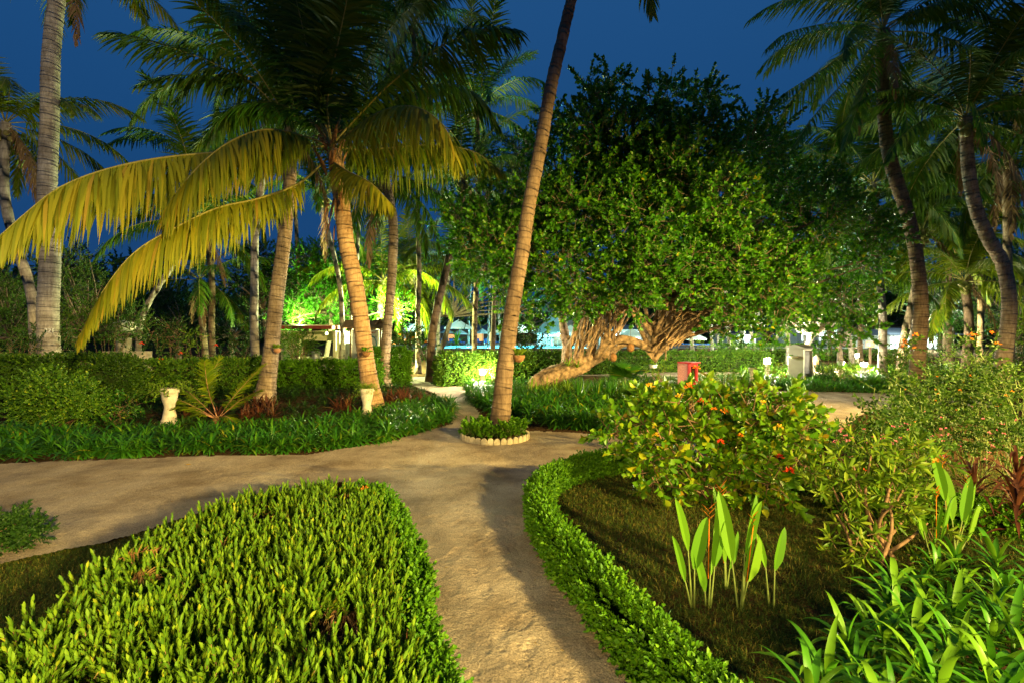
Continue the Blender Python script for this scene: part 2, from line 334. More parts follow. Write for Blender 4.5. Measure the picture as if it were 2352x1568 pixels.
M['chrome'] = plain('chrome', (.7, .7, .7), .15, metal=1, noise=0.02, bump=0)
M['blue_cushion'] = plain('blue_cushion', (.035, .12, .38), .8, noise=.15, bump=.1)
M['thatch'] = plain('thatch', (.20, .185, .15), .95, noise=.35, scale=14, bump=.8, bscale=40)
M['slate'] = plain('slate_roof', (.12, .14, .17), .8, noise=.3, scale=4)
M['white_wall'] = plain('white_wall', (.75, .76, .74), .7, noise=.05)
M['deck'] = plain('pool_deck', (.42, .38, .30), .85)
M['tile'] = plain('pool_tile', (.30, .72, .78), .4, noise=.1)
M['drum'] = plain('drum_metal', (.40, .42, .42), .4, metal=.5)
M['bulb'] = plain('lamp_glass', (1, 1, 1), .4, noise=0.01, bump=0, emit=(1.0, .86, .58, 7000))
M['bulb_small'] = plain('lamp_glass_small', (1, 1, 1), .4, noise=0.01, bump=0, emit=(1.0, .86, .58, 4000))
M['lit_pane'] = plain('lit_pane', (1, 1, 1), .4, noise=0.01, bump=0, emit=(.75, 1.0, .92, 2.4))
M['amber_pane'] = plain('amber_pane', (1, .6, .3), .4, noise=0.01, bump=0, emit=(1.0, .45, .12, 1.2))
# sand
m, t, p = newmat('sand'); M['sand'] = m
tcn = t.nodes.new('ShaderNodeTexCoord')
def nz(scale, det=6, rough=.6):
    n = t.nodes.new('ShaderNodeTexNoise'); n.inputs['Scale'].default_value = scale; n.inputs['Detail'].default_value = det; n.inputs['Roughness'].default_value = rough
    t.links.new(tcn.outputs['Object'], n.inputs['Vector']); return n
a = nz(1.3, 8); r = ramp(t, [(.34, (.24, .185, .12)), (.60, (.46, .385, .27))]); t.links.new(a.outputs[0], r.inputs[0])
b_ = nz(90, 5); r2 = ramp(t, [(.36, (.42, .40, .36)), (.58, (1.05, 1.03, 1))]); t.links.new(b_.outputs[0], r2.inputs[0])
mx = t.nodes.new('ShaderNodeMixRGB'); mx.blend_type = 'MULTIPLY'; mx.inputs[0].default_value = .8; t.links.new(r.outputs[0], mx.inputs[1]); t.links.new(r2.outputs[0], mx.inputs[2])
t.links.new(mx.outputs[0], p.inputs['Base Color']); p.inputs['Roughness'].default_value = .95; p.inputs['Specular IOR Level'].default_value = .1
c_ = nz(14, 10, .7); bu = t.nodes.new('ShaderNodeBump'); bu.inputs['Strength'].default_value = .8; bu.inputs['Distance'].default_value = .035
t.links.new(c_.outputs[0], bu.inputs['Height']); t.links.new(bu.outputs[0], p.inputs['Normal'])
# soil
m, t, p = newmat('soil'); M['soil'] = m; tcn = t.nodes.new('ShaderNodeTexCoord')
a = nz(3, 9); r = ramp(t, [(.35, (.035, .022, .012)), (.65, (.10, .06, .03))]); t.links.new(a.outputs[0], r.inputs[0]); t.links.new(r.outputs[0], p.inputs['Base Color'])
p.inputs['Roughness'].default_value = 1; p.inputs['Specular IOR Level'].default_value = 0
c_ = nz(25, 10, .7); bu = t.nodes.new('ShaderNodeBump'); bu.inputs['Strength'].default_value = 1; bu.inputs['Distance'].default_value = .05
t.links.new(c_.outputs[0], bu.inputs['Height']); t.links.new(bu.outputs[0], p.inputs['Normal'])
# pool water
m = bpy.data.materials.new('pool_water'); m.use_nodes = True; t = m.node_tree; t.nodes.clear(); M['water'] = m
ou = t.nodes.new('ShaderNodeOutputMaterial'); tr = t.nodes.new('ShaderNodeBsdfTransparent'); tr.inputs[0].default_value = (.55, .95, 1, 1)
gl = t.nodes.new('ShaderNodeBsdfGlossy'); gl.inputs['Roughness'].default_value = .04; mx = t.nodes.new('ShaderNodeMixShader'); mx.inputs[0].default_value = .22
wn = t.nodes.new('ShaderNodeTexNoise'); wn.inputs['Scale'].default_value = 3; bu = t.nodes.new('ShaderNodeBump'); bu.inputs['Strength'].default_value = .2
t.links.new(wn.outputs[0], bu.inputs['Height']); t.links.new(bu.outputs[0], gl.inputs['Normal'])
t.links.new(tr.outputs[0], mx.inputs[1]); t.links.new(gl.outputs[0], mx.inputs[2]); t.links.new(mx.outputs[0], ou.inputs[0])

sc.cycles.use_denoising = True
sc.cycles.max_bounces = 6; sc.cycles.transparent_max_bounces = 8; sc.cycles.sample_clamp_indirect = 4
# ------------------------------------------------------------------ setting
def ground_z(Y): return 0.93 * np.clip((np.asarray(Y, float) - 28) / 14, 0, 1)
ys = np.concatenate([np.linspace(-15, 26, 40), np.linspace(26.5, 44, 30), np.linspace(46, 400, 30)]); xs = np.sort(np.concatenate([np.linspace(-260, 260, 56), [-8.7, -7.9, 7.8, 8.6]])); ys = np.sort(np.concatenate([ys[:-4], [45.2, 45.7, 60.3, 60.8]]))
X, Yg = np.meshgrid(xs, ys); Zg = np.where((np.abs(X) < 8) & (Yg > 45.5) & (Yg < 60.5), -1.2, ground_z(Yg)); V = np.stack([X, Yg, Zg], -1).reshape(-1, 3)
i = np.arange(len(ys) - 1)[:, None] * 60; j = np.arange(59)[None]; Q = np.stack([i + j, i + j + 1, i + j + 61, i + j + 60], -1).reshape(-1, 4)
struct(B().add(V, Q).build('ground', M['soil']))

PATH = [G(*q) for q in [(1000, 1760), (985, 1500), (950, 1380), (930, 1280), (900, 1190), (860, 1135), (780, 1112), (500, 1170), (250, 1250), (-50, 1310), (-400, 1340),
        (-400, 1090), (0, 1068), (400, 1052), (700, 1048), (900, 1015), (1040, 975), (1030, 935), (1000, 905), (930, 880), (920, 866), (1060, 866), (1066, 893), (1085, 925), (1110, 965),
        (1190, 990), (1300, 995), (1420, 1003), (1560, 990), (1700, 925), (1745, 897), (2060, 905), (2300, 905), (2300, 935), (2060, 940), (1990, 948), (1930, 990), (1800, 1030), (1600, 1062), (1440, 1050),
        (1300, 1062), (1235, 1108), (1222, 1165), (1265, 1260), (1350, 1370), (1455, 1500), (1525, 1600), (1630, 1760)]]
feet = []
for k in range(120):
    y = R(2.4, 5.6); lo = (-.33 if y < 3.6 else -.55); x = R(lo, .55 + .0 * y) ; feet.append((x, y, R(-.5, .5) + (math.pi if R(0, 1) < .5 else 0), R(.5, 1)))
def path_height(x, y):
    h = .014 * vnoise(x, y, 2.6, 1) + .005 * vnoise(x, y, 9, 2) + .003 * vnoise(x, y, 21, 3) + .003 * vnoise(x, y, 47, 4)
    for fx, fy, a, s in feet:
        m = (np.abs(x - fx) < .2) & (np.abs(y - fy) < .2)
        if not m.any(): continue
        dx, dy = x[m] - fx, y[m] - fy; u = dx * math.cos(a) + dy * math.sin(a); v = -dx * math.sin(a) + dy * math.cos(a)
        wd = .038 + .008 * np.cos(v * 18 - .6); r = np.sqrt((u / wd) ** 2 + (v / .115) ** 4)
        ins = r < 1
        tread = .0016 * np.sign(np.sin(v * 330 + np.abs(u) * 130)) * ins
        h[m] = h[m] * (1 - .25 * ins * s) + s * (-.0014 * ins + tread + .0008 * np.exp(-((r - 1.18) / .15) ** 2))
    return h
def path_sheet(b, x0, x1, y0, y1, st, poly, z0=.02, jit=.04):
    xs = np.arange(x0, x1, st); ys = np.arange(y0, y1, st); X, Y = np.meshgrid(xs, ys); Z = z0 + path_height(X, Y)
    n = len(xs); i = np.arange(len(ys) - 1)[:, None] * n; j = np.arange(n - 1)[None]
    cx = X[:-1, :-1] + st / 2; cy = Y[:-1, :-1] + st / 2
    cx = cx + jit * (vnoise(cx, cy, 8, 5) - .5); cy = cy + jit * (vnoise(cx, cy, 8, 6) - .5) * 2
    m = inside(cx, cy, poly).ravel(); Q = np.stack([i + j, i + j + 1, i + j + n + 1, i + j + n], -1).reshape(-1, 4)[m]
    us = np.unique(Q); mp = np.zeros(X.size, int); mp[us] = np.arange(len(us))
    V = np.stack([X, Y, Z + ground_z(Y)], -1).reshape(-1, 3)[us]; b.add(V, mp[Q])
b = B(); path_sheet(b, -1.2, 2.2, 2.0, 5.2, .013, PATH); path_sheet(b, -12, -1.2, 2.0, 5.2, .03, PATH); path_sheet(b, -13, 14, 5.12, 26, .06, PATH, .016)
struct(b.build('path', M['sand']))
BP = [GX(a_, c_) for a_, c_ in [(1300, 24.2), (2300, 22.5), (2300, 24.5), (1720, 26.6), (1300, 26.8)]]
b = B(); path_sheet(b, 0, 26, 21, 27.2, .12, BP); struct(b.build('back_path', M['sand']))
BP = [GX(a_, c_) for a_, c_ in [(-900, 19.8), (620, 19.8), (930, 22.4), (1080, 22.4), (1080, 24), (620, 21.2), (-900, 21.0)]]
b = B(); path_sheet(b, -26, 0, 19, 24.5, .12, BP, .01); struct(b.build('hedge_path', M['sand']))

# pool terrace
DZ = .95; PX0, PX1, PY0, PY1 = -7.6, 7.5, 46.0, 60.0
b = B()
for (x0, x1, y0, y1) in ((-16, PX0, 44, 110), (PX1, 40, 44, 110), (PX0, PX1, 44, PY0), (PX0, PX1, PY1, 110)):
    b.add([[x0, y0, DZ], [x1, y0, DZ], [x1, y1, DZ], [x0, y1, DZ]], [[0, 1, 2, 3]])
struct(b.build('pool_terrace', M['deck']))
b = B(); z1 = DZ - .02; zb = -.5
b.add([[PX0, PY0, zb], [PX1, PY0, zb], [PX1, PY1, zb], [PX0, PY1, zb]], [[0, 1, 2, 3]])
for q in (((PX0, PY0), (PX1, PY0)), ((PX1, PY0), (PX1, PY1)), ((PX1, PY1), (PX0, PY1)), ((PX0, PY1), (PX0, PY0))):
    (a0, a1), (c0, c1) = q; b.add([[a0, a1, zb], [c0, c1, zb], [c0, c1, z1], [a0, a1, z1]], [[3, 2, 1, 0]])
struct(b.build('pool_basin', M['tile']))
struct(B().add([[PX0, PY0, DZ - .06], [PX1, PY0, DZ - .06], [PX1, PY1, DZ - .06], [PX0, PY1, DZ - .06]], [[0, 1, 2, 3]]).build('pool_water', M['water']))

# ------------------------------------------------------------------ palms
def frond_geo(b, ctrl, n=56, Lmax=.85, W=.045, droop=1.2, rr=.022, seg=4, a0=75, a1=28, lift=.2, t0=.13, jit=.12, side0=None):
    pts = smooth_path(ctrl, 36); T = nrm(np.gradient(pts, axis=0)); up = np.array([0, 0, 1.])
    ref = np.array([0, 0, 1.]) if side0 is None else np.asarray(side0, float)
    S = np.cross(T, ref) if side0 is None else np.broadcast_to(ref, T.shape)
    S = nrm(S - T * np.sum(S * T, -1, keepdims=True)); 
    for q in range(1, len(S)):
        if np.dot(S[q], S[q - 1]) < 0: S[q] = -S[q]
    U = np.cross(S, T); U *= np.sign(U[:, 2:3].mean() + 1e-6)
    addtube(b, pts, np.linspace(rr, rr * .18, 36), 5, 1, cap=False)
    t = np.linspace(t0, .995, n); 
    for s in (-1, 1):
        tt = np.clip(t + rng.uniform(-.3, .3, n) / n, 0, 1); f = tt * 35; i = np.minimum(f.astype(int), 34); g = (f - i)[:, None]
        p = pts[i] * (1 - g) + pts[i + 1] * g; TT, SS, UU = T[i], S[i], U[i]
        a = np.radians(a0 + (a1 - a0) * tt ** 1.5 + rng.normal(0, 4, n))[:, None]
        d = SS * s * np.sin(a) + TT * np.cos(a) + UU * lift + rng.normal(0, jit * .6, (n, 3))
        x = np.clip((tt - t0) / (1 - t0), 0, 1)
        L = Lmax * (.5 + .5 * np.sin(np.pi * np.clip(x * .9 + .08, 0, 1))) * (1 - .45 * x ** 4) * rng.uniform(.62, 1.12, n) * np.where(rng.random(n) < .07, .35, 1)
        V, Q = straps(p, d, L, W, droop * rng.uniform(1 - 2 * jit, 1 + 2 * jit, n), seg, ref=TT, prof=lambda t: min(1, .6 + 2 * t) * (1 - t ** 2.5) + .05, cup=.12, pw=.8)
        b.add(V, Q, 0)
def curve_pts(elev, bend, L, n=9, pw=1.3):
    p = [np.zeros(3)]; 
    for k in range(n):
        a = math.radians(elev - bend * ((k + .5) / n) ** pw); p.append(p[-1] + np.array([math.cos(a), 0, math.sin(a)]) * L / n)
    return p
def only_mesh(o): me = o.data; bpy.data.objects.remove(o); return me
FR = {}
def mkfrond(key, mat, elev, bend, L, **kw):
    b = B(); frond_geo(b, curve_pts(elev, bend, L), side0=(0, 1, 0), **kw); FR.setdefault(key, []).append(only_mesh(b.build('frond', [M[mat], M['rachis'] if 'dead' not in key else M['palm_dead']])))
for sfx, mat in (('', 'palm_leaf'), ('_k', 'palm_leaf_dark')):
    for q in range(2):
        mkfrond('up' + sfx, mat, 76 - 8 * q, 55, 4.2, n=62, W=.055, droop=.55, Lmax=.9)
        mkfrond('mid' + sfx, mat, 42 - 12 * q, 82, 4.3, n=62, W=.055, droop=1.3, Lmax=1.0)
        mkfrond('low' + sfx, mat, 4 - 14 * q, 72, 4.2, n=62, W=.055, droop=1.9, Lmax=1.0)
mkfrond('dead', 'palm_dead', -48, 40, 3.4, n=36, droop=2.6, Lmax=.7, jit=.25)
nuts = B()
for k in range(9):
    a = R(0, 6.28); V, Q = sphere((.2 * math.cos(a), .2 * math.sin(a), -.25 - R(0, .35)), R(.08, .11), 8, 7, 1.15); nuts.add(V, Q)
NUT = only_mesh(nuts.build('coconut_cluster', plain('coconut', (.20, .18, .05), .6)))
PALMS = 'coconut palms of the garden'
def trunk_geo(b, pts, rad, step=.07, seg=14, saw=.035, ring=.12, flare=.35, wob=.02):
    c0 = smooth_path(pts, 200); l0 = np.concatenate([[0], np.cumsum(np.linalg.norm(np.diff(c0, axis=0), axis=1))]); Lt = l0[-1]
    big = step > .1; rg = ring * (2.5 if big else 1); ed = [0.0]
    while ed[-1] < Lt: ed.append(ed[-1] + rg * rng.uniform(.7, 1.4))
    l = []; at = []; sw = []
    for q in range(len(ed) - 1):
        for f, s in (((0.02, -.5), (.5, .1), (.96, .5)) if not big else ((.02, -.4), (.96, .4))): l.append(ed[q] + (ed[q + 1] - ed[q]) * f); at.append(q + f); sw.append(s)
    l = np.array(l); k = l <= Lt; l = l[k]; at = np.array(at)[k]; sw = np.array(sw)[k]
    c = np.stack([np.interp(l, l0, c0[:, q]) for q in range(3)], -1); t = l / Lt
    r = (rad[0] + (rad[1] - rad[0]) * t ** .8) * (1 + flare * 1.3 * np.exp(-l / .28) + .12 * np.exp(-l / .9)) * (1 + .045 * (vnoise(l, l * 0, 1.1, 3) - .5))
    a = np.linspace(0, 2 * math.pi, seg, endpoint=False); ph = rng.uniform(0, 6)
    pf = 1 + saw * sw[:, None] * (1 + .6 * np.sin(a[None] * 3 + at[:, None] * 2.1)) + .02 * np.sin(a[None] * 2 + l[:, None] * 1.1 + ph) + .012 * rng.normal(0, 1, (len(l), seg)) * (0 if big else 1)
    c = c + wob * np.stack([np.sin(l * 1.3 + rad[0] * 50), np.sin(l * 1.7), 0 * l], -1)
    V, Q = tube(c, r, seg, prof=pf); V = V.reshape(len(l), seg, 3); V[:, :, 2] += .02 * np.sin(a[None] + np.floor(at)[:, None] * 1.9) * (rg / .11) ** .5
    b.add(V.reshape(-1, 3), Q, 0, np.repeat(at, seg)); return c[-1]
def palm(label, px, Y, wpx, bark='bark', crown=None, nf=15, sc_=1.0, sfx='', dead=1, nut=True, cat='palm tree', fine=False, keys=None, extend=None, zgap=None, group=None):
    pts = [np.append(GX(px[0][0], px[0][2] if len(px[0]) > 2 else Y)[:2], ground_z(Y))]
    g = pts[0]
    for q in px: 
        pp = P(q[0], q[1], q[2] if len(q) > 2 else Y)
        if pp[2] > g[2] + .25: pts.append(pp)
    if extend: pts.append(pts[-1] + np.array(extend))
    loc = tuple(float(x) for x in g); root = thing('palm_tree', label, cat, loc, group)
    rad = (wpx[0] / 2 / F * Y, wpx[1] / 2 / F * Y); b = B()
    top = trunk_geo(b, [q - g for q in pts], rad, step=.05 if fine else .15, seg=20 if fine else 10, ring=.11, saw=.05 if fine else .03)
    b.build('trunk', M[bark], root)
    if nf:
        kk = keys or (['up'] * 4 + ['mid'] * 6 + ['low'] * 5)
        for k in range(nf):
            key = kk[k % len(kk)]; me = FR[key + sfx][k % 2]; f = bpy.data.objects.new('frond', me); COL.objects.link(f); f.parent = root
            f.location = Vector(top) + Vector((0, 0, -.05 * (key == 'low'))); s = sc_ * R(.88, 1.1); f.scale = (s, s, s)
            f.rotation_euler = (R(-.25, .25), R(-.12, .12), k * 2.4 + R(-.25, .25))
        for k in range(dead):
            f = bpy.data.objects.new('dead_frond', FR['dead'][0]); COL.objects.link(f); f.parent = root; f.location = top; s = sc_ * R(.7, 1)
            f.scale = (s, s, s); f.rotation_euler = (0, R(-.2, .2), R(0, 6.28))
        if nut:
            f = bpy.data.objects.new('coconut_cluster', NUT); COL.objects.link(f); f.parent = root; f.location = top
    return root, top, loc
def own_frond(root, ctrl, name='frond', mat='palm_leaf', **kw):
    b = B(); frond_geo(b, [np.asarray(c) for c in ctrl], **kw); return b.build(name, [M[mat], M['rachis']], root, loc=(0, 0, 0), origin=tuple(root.location))

# A: thick pale palm on the left
rA, _, lA = palm('thick pale ringed palm trunk with painted number, beside the left hedge', [(115, 900), (113, 650), (112, 420), (112, 300), (120, 120), (131, 0)], 15.2, (43, 30), 'bark_grey', nf=14, extend=(.25, 0, 1.3), fine=True, sc_=.9, keys=['up', 'mid', 'up', 'mid', 'low'])
tcv = bpy.data.curves.new('num', 'FONT'); tcv.body = '321'; tcv.size = .19; tcv.extrude = .004; tcv.align_x = 'CENTER'
def text_mesh(cv, name, mat, loc, rot, parent=None):
    o = bpy.data.objects.new(name, cv); COL.objects.link(o); bpy.context.view_layer.update()
    me = bpy.data.meshes.new_from_object(o.evaluated_get(bpy.context.evaluated_depsgraph_get())); bpy.data.objects.remove(o)
    o = bpy.data.objects.new(name, me); COL.objects.link(o); me.materials.clear(); me.materials.append(mat); o.location = loc; o.rotation_euler = rot
    if parent: o.parent = parent
    return o
pn = P(114, 764, 15.2 - .315) - np.array(lA); text_mesh(tcv, 'painted_number', M['white_paint'], tuple(pn), (math.radians(90), 0, .14), rA)

# B: leaning palm with a coconut-shell pot on it
rB, tB, lB = palm('sturdy palm leaning right beside the cycad, small plant pot fixed to its trunk', [(608, 930), (622, 800), (640, 660), (652, 560), (660, 470), (668, 380), (668, 290)], 14.6, (37, 25), 'bark', nf=13, fine=True, sc_=1.05, sfx='_k', keys=['up', 'mid', 'up', 'mid', 'mid'])
def W(u, v, Y): return P(u, v, Y)
own_frond(rB, [W(664, 290, 14.6), W(590, 200, 14.0), W(500, 150, 13.3), W(400, 112, 12.6), W(300, 85, 12), W(245, 76, 11.6)], mat='palm_leaf_dark', n=70, Lmax=1.15, droop=1.0, W=.05)
own_frond(rB, [W(664, 290, 14.6), W(560, 180, 14.0), W(470, 160, 13.3), W(400, 230, 13)], mat='palm_leaf_dark', n=60, Lmax=1.0, droop=1.4, W=.05)
own_frond(rB, [W(664, 290, 14.6), W(600, 250, 15.0), W(520, 270, 15.3), W(450, 340, 15.5)], mat='palm_leaf', n=60, Lmax=.9, droop=1.4, W=.05)

# C: the central palm with the large fronds in golden lamplight
rC, tC, lC = palm('central coconut palm with orange lit trunk and long drooping fronds golden in lamplight', [(862, 945), (846, 860), (836, 797), (825, 714), (812, 630), (797, 560), (788, 480), (778, 420), (768, 350)], 13.0, (38, 34), 'bark_orange', nf=0, fine=True)
C0 = W(762, 335, 13)
FC = [  # (points, leaflet length, droop)
    ([C0, W(690, 312, 12.3), W(615, 298, 11.5), W(540, 320, 10.8), W(470, 370, 10.2), W(400, 450, 9.8), W(385, 490, 9.7)], .98, 4.2),
    ([C0, W(650, 345, 12), W(520, 350, 11), W(380, 362, 10), W(250, 388, 9.2), W(140, 430, 8.6), W(60, 490, 8.2), W(-30, 570, 7.9)], 1.0, 5.0),
    ([W(752, 365, 13), W(690, 420, 12.3), W(600, 455, 11.4), W(500, 478, 10.6), W(400, 525, 10), W(310, 580, 9.5), W(240, 665, 9.2), W(182, 775, 9)], .85, 4.6),
    ([C0, W(800, 310, 12.4), W(850, 270, 11.8), W(910, 246, 11.2), W(970, 252, 10.8), W(1025, 300, 10.5), W(1050, 380, 10.4)], 1.0, 3.6),
    ([C0, W(820, 345, 13.3), W(900, 340, 13.6), W(1000, 334, 14), W(1090, 350, 14.4), W(1160, 400, 14.6)], .98, 4.0),
    ([C0, W(735, 240, 13), W(712, 140, 12.8), W(690, 40, 12.4), W(665, -60, 12)], 1.1, .6),
    ([C0, W(752, 240, 13), W(770, 130, 12.6), W(795, 10, 12), W(810, -80, 11.6)], 1.1, .6),
    ([C0, W(820, 270, 13), W(900, 190, 12.6), W(1000, 115, 12.2), W(1100, 70, 11.9), W(1185, 68, 11.8)], 1.15, 1.6),
    ([C0, W(830, 280, 13.4), W(920, 225, 13.6), W(1020, 195, 13.9), W(1100, 225, 14.1), W(1150, 300, 14.2)], 1.0, 2.0),
    ([C0, W(690, 260, 13.6), W(600, 235, 14), W(520, 260, 14.4), W(470, 330, 14.6)], .9, 1.8),
    ([C0, W(700, 210, 13.4), W(630, 110, 13.4), W(540, 30, 13.4), W(450, -20, 13.4)], 1.05, 1.0),
    ([C0, W(800, 220, 13.6), W(860, 110, 13.8), W(940, 20, 14), W(1020, -30, 14)], 1.05, 1.0),
    ([C0, W(770, 260, 14), W(740, 120, 14.6), W(720, 0, 15)], 1.0, .7),
    ([W(752, 365, 13), W(800, 395, 12.2), W(850, 420, 11.6), W(900, 470, 11.3)], .75, 4),
]
for k, (c, Lm, dr) in enumerate(FC):
    own_frond(rC, c, mat='palm_leaf_lit' if k < 4 or k == 13 else 'palm_leaf' if k == 4 else 'palm_leaf_dark', n=(230 if k < 3 else 150), Lmax=Lm * (1.5 if k < 4 else 1.35), droop=dr, W=.06, rr=.035, a0=80, a1=35, jit=.26)
b = B(); gC = np.array(lC)     # boots, spathes and flower sprays at the heart
for k in range(22):
    a = R(0, 6.28); z = R(-.9, .25); r = .2 + .05 * R(0, 1); p0 = np.array([r * math.cos(a) * .8, r * math.sin(a) * .8, z]) + C0 - gC
    d = np.array([math.cos(a) * .5, math.sin(a) * .5, 1.]); V, Q = straps([p0], [d], R(.45, .9), R(.1, .18), R(-.1, .8), 5, cup=.5); b.add(V, Q)
for k in range(46):
    a = R(0, 6.28); p0 = C0 - gC + np.array([.2 * math.cos(a), .2 * math.sin(a), R(-.1, .35)]); e_ = np.array([math.cos(a) * R(.4, 1), math.sin(a) * .7, R(-.5, .6)]) * .65
    addtube(b, [p0, p0 + e_ * .6 + np.array([0, 0, .1]), p0 + e_], [.012, .007, .004], 3, 0, False)
b.build('flower_spray', M['fibre'], rC)
b = B()
for k in range(16):
    a = R(0, 6.28); p0 = P(775, 480, 13) - gC + np.array([.2 * math.cos(a), .2 * math.sin(a) - .02, R(-.5, .7)])
    V, Q = straps([p0], [[math.cos(a) * .3, math.sin(a) * .3, -1.]], R(.4, .9), R(.04, .09), .3, 5, cup=.5); b.add(V, Q)
b.build('hanging_sheath', M['fibre'], rC)
# D: tall leaning palm in the ring bed
rD, tD, lD = palm('tall bare palm trunk leaning right out of the ring planter', [(1143, 1010), (1152, 930), (1165, 820), (1180, 700), (1198, 580), (1213, 470), (1243, 330), (1268, 200), (1290, 100), (1311, 0)], 9.2, (41, 19), 'bark_brown', nf=12, extend=(.9, 0, 4.0), fine=True, sc_=.9)
# others
palm('straight grey palm just left of the leaning palm with the pot', [(588, 850), (584, 700), (584, 600), (592, 490), (604, 370), (612, 170)], 20, (19, 14), 'bark_grey', nf=14, sfx='_k', dead=1, sc_=1.25)
palm('ringed palm trunk to the right of the map board, long dark fronds', [(886, 830), (894, 700), (902, 600), (905, 520), (893, 450), (880, 395)], 19, (22, 20), 'bark', nf=15, sfx='_k', sc_=1.15, fine=True, keys=['mid', 'low', 'up', 'low', 'mid'])
palm('slender brown palm curving right at the gap between the hedges', [(990, 860), (992, 780), (1005, 700), (1025, 620), (1045, 540), (1058, 470), (1066, 400)], 21, (20, 15), 'bark_brown', nf=14, sfx='_k', sc_=1.05)
palm('thin curved palm left of the central palm', [(785, 830), (788, 760), (783, 680), (768, 590), (752, 520), (745, 440)], 25, (13, 9), 'bark_grey', nf=12, sfx='_k', sc_=1.2)
palm('very slim palm rising straight behind the central palm', [(800, 820), (812, 700), (822, 560), (829, 420), (838, 250), (850, 40)], 27, (11, 8), 'bark_grey', nf=15, sfx='_k', sc_=1.6)
palm('thin palm leaning strongly right behind the left shrubs', [(318, 780), (332, 720), (362, 662), (395, 612), (430, 560), (455, 500)], 22, (13, 11), 'bark_grey', nf=13, sfx='_k', sc_=1.1)
palm('palm at the far left edge with brown hanging fronds and leaning base', [(80, 720), (62, 640), (40, 580), (22, 500), (10, 410), (14, 270)], 17, (21, 18), 'bark_grey', nf=17, sc_=1.0, dead=5, keys=['mid', 'low', 'up', 'mid', 'low'])
palm('dark palm behind the centre left, crown over the golden frond tips', [(488, 780), (486, 640), (478, 520), (470, 380)], 26, (14, 12), 'bark_brown', nf=15, sfx='_k', sc_=1.3)
palm('low dark palm between the thin leaning palm and the grey palm', [(470, 790), (462, 700), (458, 640)], 27, (14, 14), 'bark_brown', nf=14, sfx='_k', sc_=1.1, dead=2)
palm('tall thin palm whose crown shows dark above the centre', [(690, 800), (685, 600), (675, 400), (672, 200), (668, 60)], 30, (10, 7), 'bark', nf=16, sfx='_k', sc_=1.8)
palm('tall palm with its dark crown at the top behind the central fronds', [(960, 800), (962, 600), (958, 400), (954, 210), (950, 50)], 26, (12, 9), 'bark', nf=16, sfx='_k', sc_=1.45, dead=2)
palm('green crowned palm standing between the central palm and the spreading tree', [(1090, 830), (1092, 700), (1095, 560), (1100, 400), (1095, 240)], 27, (13, 9), 'bark_brown', nf=16, sfx='_k', sc_=1.35)
palm('short feathery palm behind the map board, lit white-green', [(868, 800), (872, 720), (880, 640)], 30, (15, 13), 'pale_bark' if False else 'bark_grey', nf=15, sc_=1.25, dead=0)
palm('feathery palm right of the map board, brightly lit green', [(962, 800), (965, 720), (950, 630)], 33, (8, 7), 'bark_grey', nf=15, sc_=1.35, dead=0)
palm('slim palm beside the big parasols, green lit crown', [(1006, 800), (1010, 720), (1030, 640), (1045, 590)], 36, (9, 8), 'bark_grey', nf=15, sc_=1.4, dead=0)
# right side
rK, tK, lK = palm('tall curved palm at right with a broad dark crown against the sky', [(2106, 900), (2110, 800), (2112, 680), (2105, 580), (2085, 500), (2058, 420), (2038, 330), (2027, 200), (2028, 70)], 16.5, (29, 25), 'bark_brown', nf=20, sfx='_k', sc_=1.05, dead=2, fine=True)
for c in ([(2028, 60), (1950, 50), (1870, 60), (1800, 80), (1758, 115)], [(2028, 60), (1960, 110), (1890, 160), (1810, 210), (1752, 255)], [(2028, 60), (1985, 130), (1920, 210), (1860, 280), (1815, 350)],
          [(2028, 60), (2000, 160), (1965, 260), (1935, 350)], [(2028, 60), (2100, 110), (2180, 150), (2240, 250), (2260, 330)], [(2028, 60), (1970, -10), (1890, -30), (1800, 10)], [(2028, 60), (2120, 20), (2220, 10), (2310, 60)], [(2028, 60), (2060, 150), (2080, 260), (2085, 350)]):
    own_frond(rK, [W(u, v, 16.5 - .5 * i_) for i_, (u, v) in enumerate(c)], mat='palm_leaf_dark', n=66, Lmax=.95, droop=1.9, W=.05)
palm('right palm with an S-curved forked looking trunk, dark crown', [(2300, 890), (2308, 800), (2315, 700), (2305, 610), (2270, 545), (2240, 480), (2224, 400), (2218, 270)], 15.5, (30, 23), 'bark', nf=22, sfx='_k', sc_=1.05, dead=3, fine=True)
palm('slim palm close behind the S-curved palm at the right edge', [(2318, 860), (2320, 700), (2314, 600), (2312, 480), (2318, 350)], 18.5, (18, 15), 'bark', nf=15, sfx='_k', sc_=1.1, dead=2)
palm('straight palm right of the pale cabinet, behind the spreading tree', [(2026, 870), (2028, 760), (2020, 650), (2008, 540), (2004, 420)], 22, (17, 13), 'bark_grey', nf=14, sfx='_k', sc_=1.2)
palm('pale palm close behind the tall curved palm', [(2098, 830), (2096, 740), (2100, 660), (2110, 560)], 26, (14, 12), 'bark_grey', nf=15, sc_=1.3)
palm('palm leaning right between two straight trunks at right', [(2070, 830), (2078, 770), (2092, 700), (2108, 620), (2120, 520)], 24, (16, 13), 'bark', nf=15, sfx='_k', sc_=1.2)
palm('palm with low golden green fronds before the lit white building', [(2222, 830), (2224, 770), (2222, 720), (2216, 640)], 23, (20, 16), 'bark_brown', nf=16, sc_=1.15)
palm('brown palm trunk right of the lit white building', [(2250, 830), (2252, 740), (2254, 640), (2258, 480)], 27, (12, 11), 'bark_brown', nf=16, sfx='_k', sc_=1.4)
palm('palm crown dark at the top right corner', [(2372, 900), (2376, 600), (2370, 300), (2368, 150)], 17, (22, 18), 'bark_brown', nf=22, sfx='_k', sc_=1.15, dead=2)
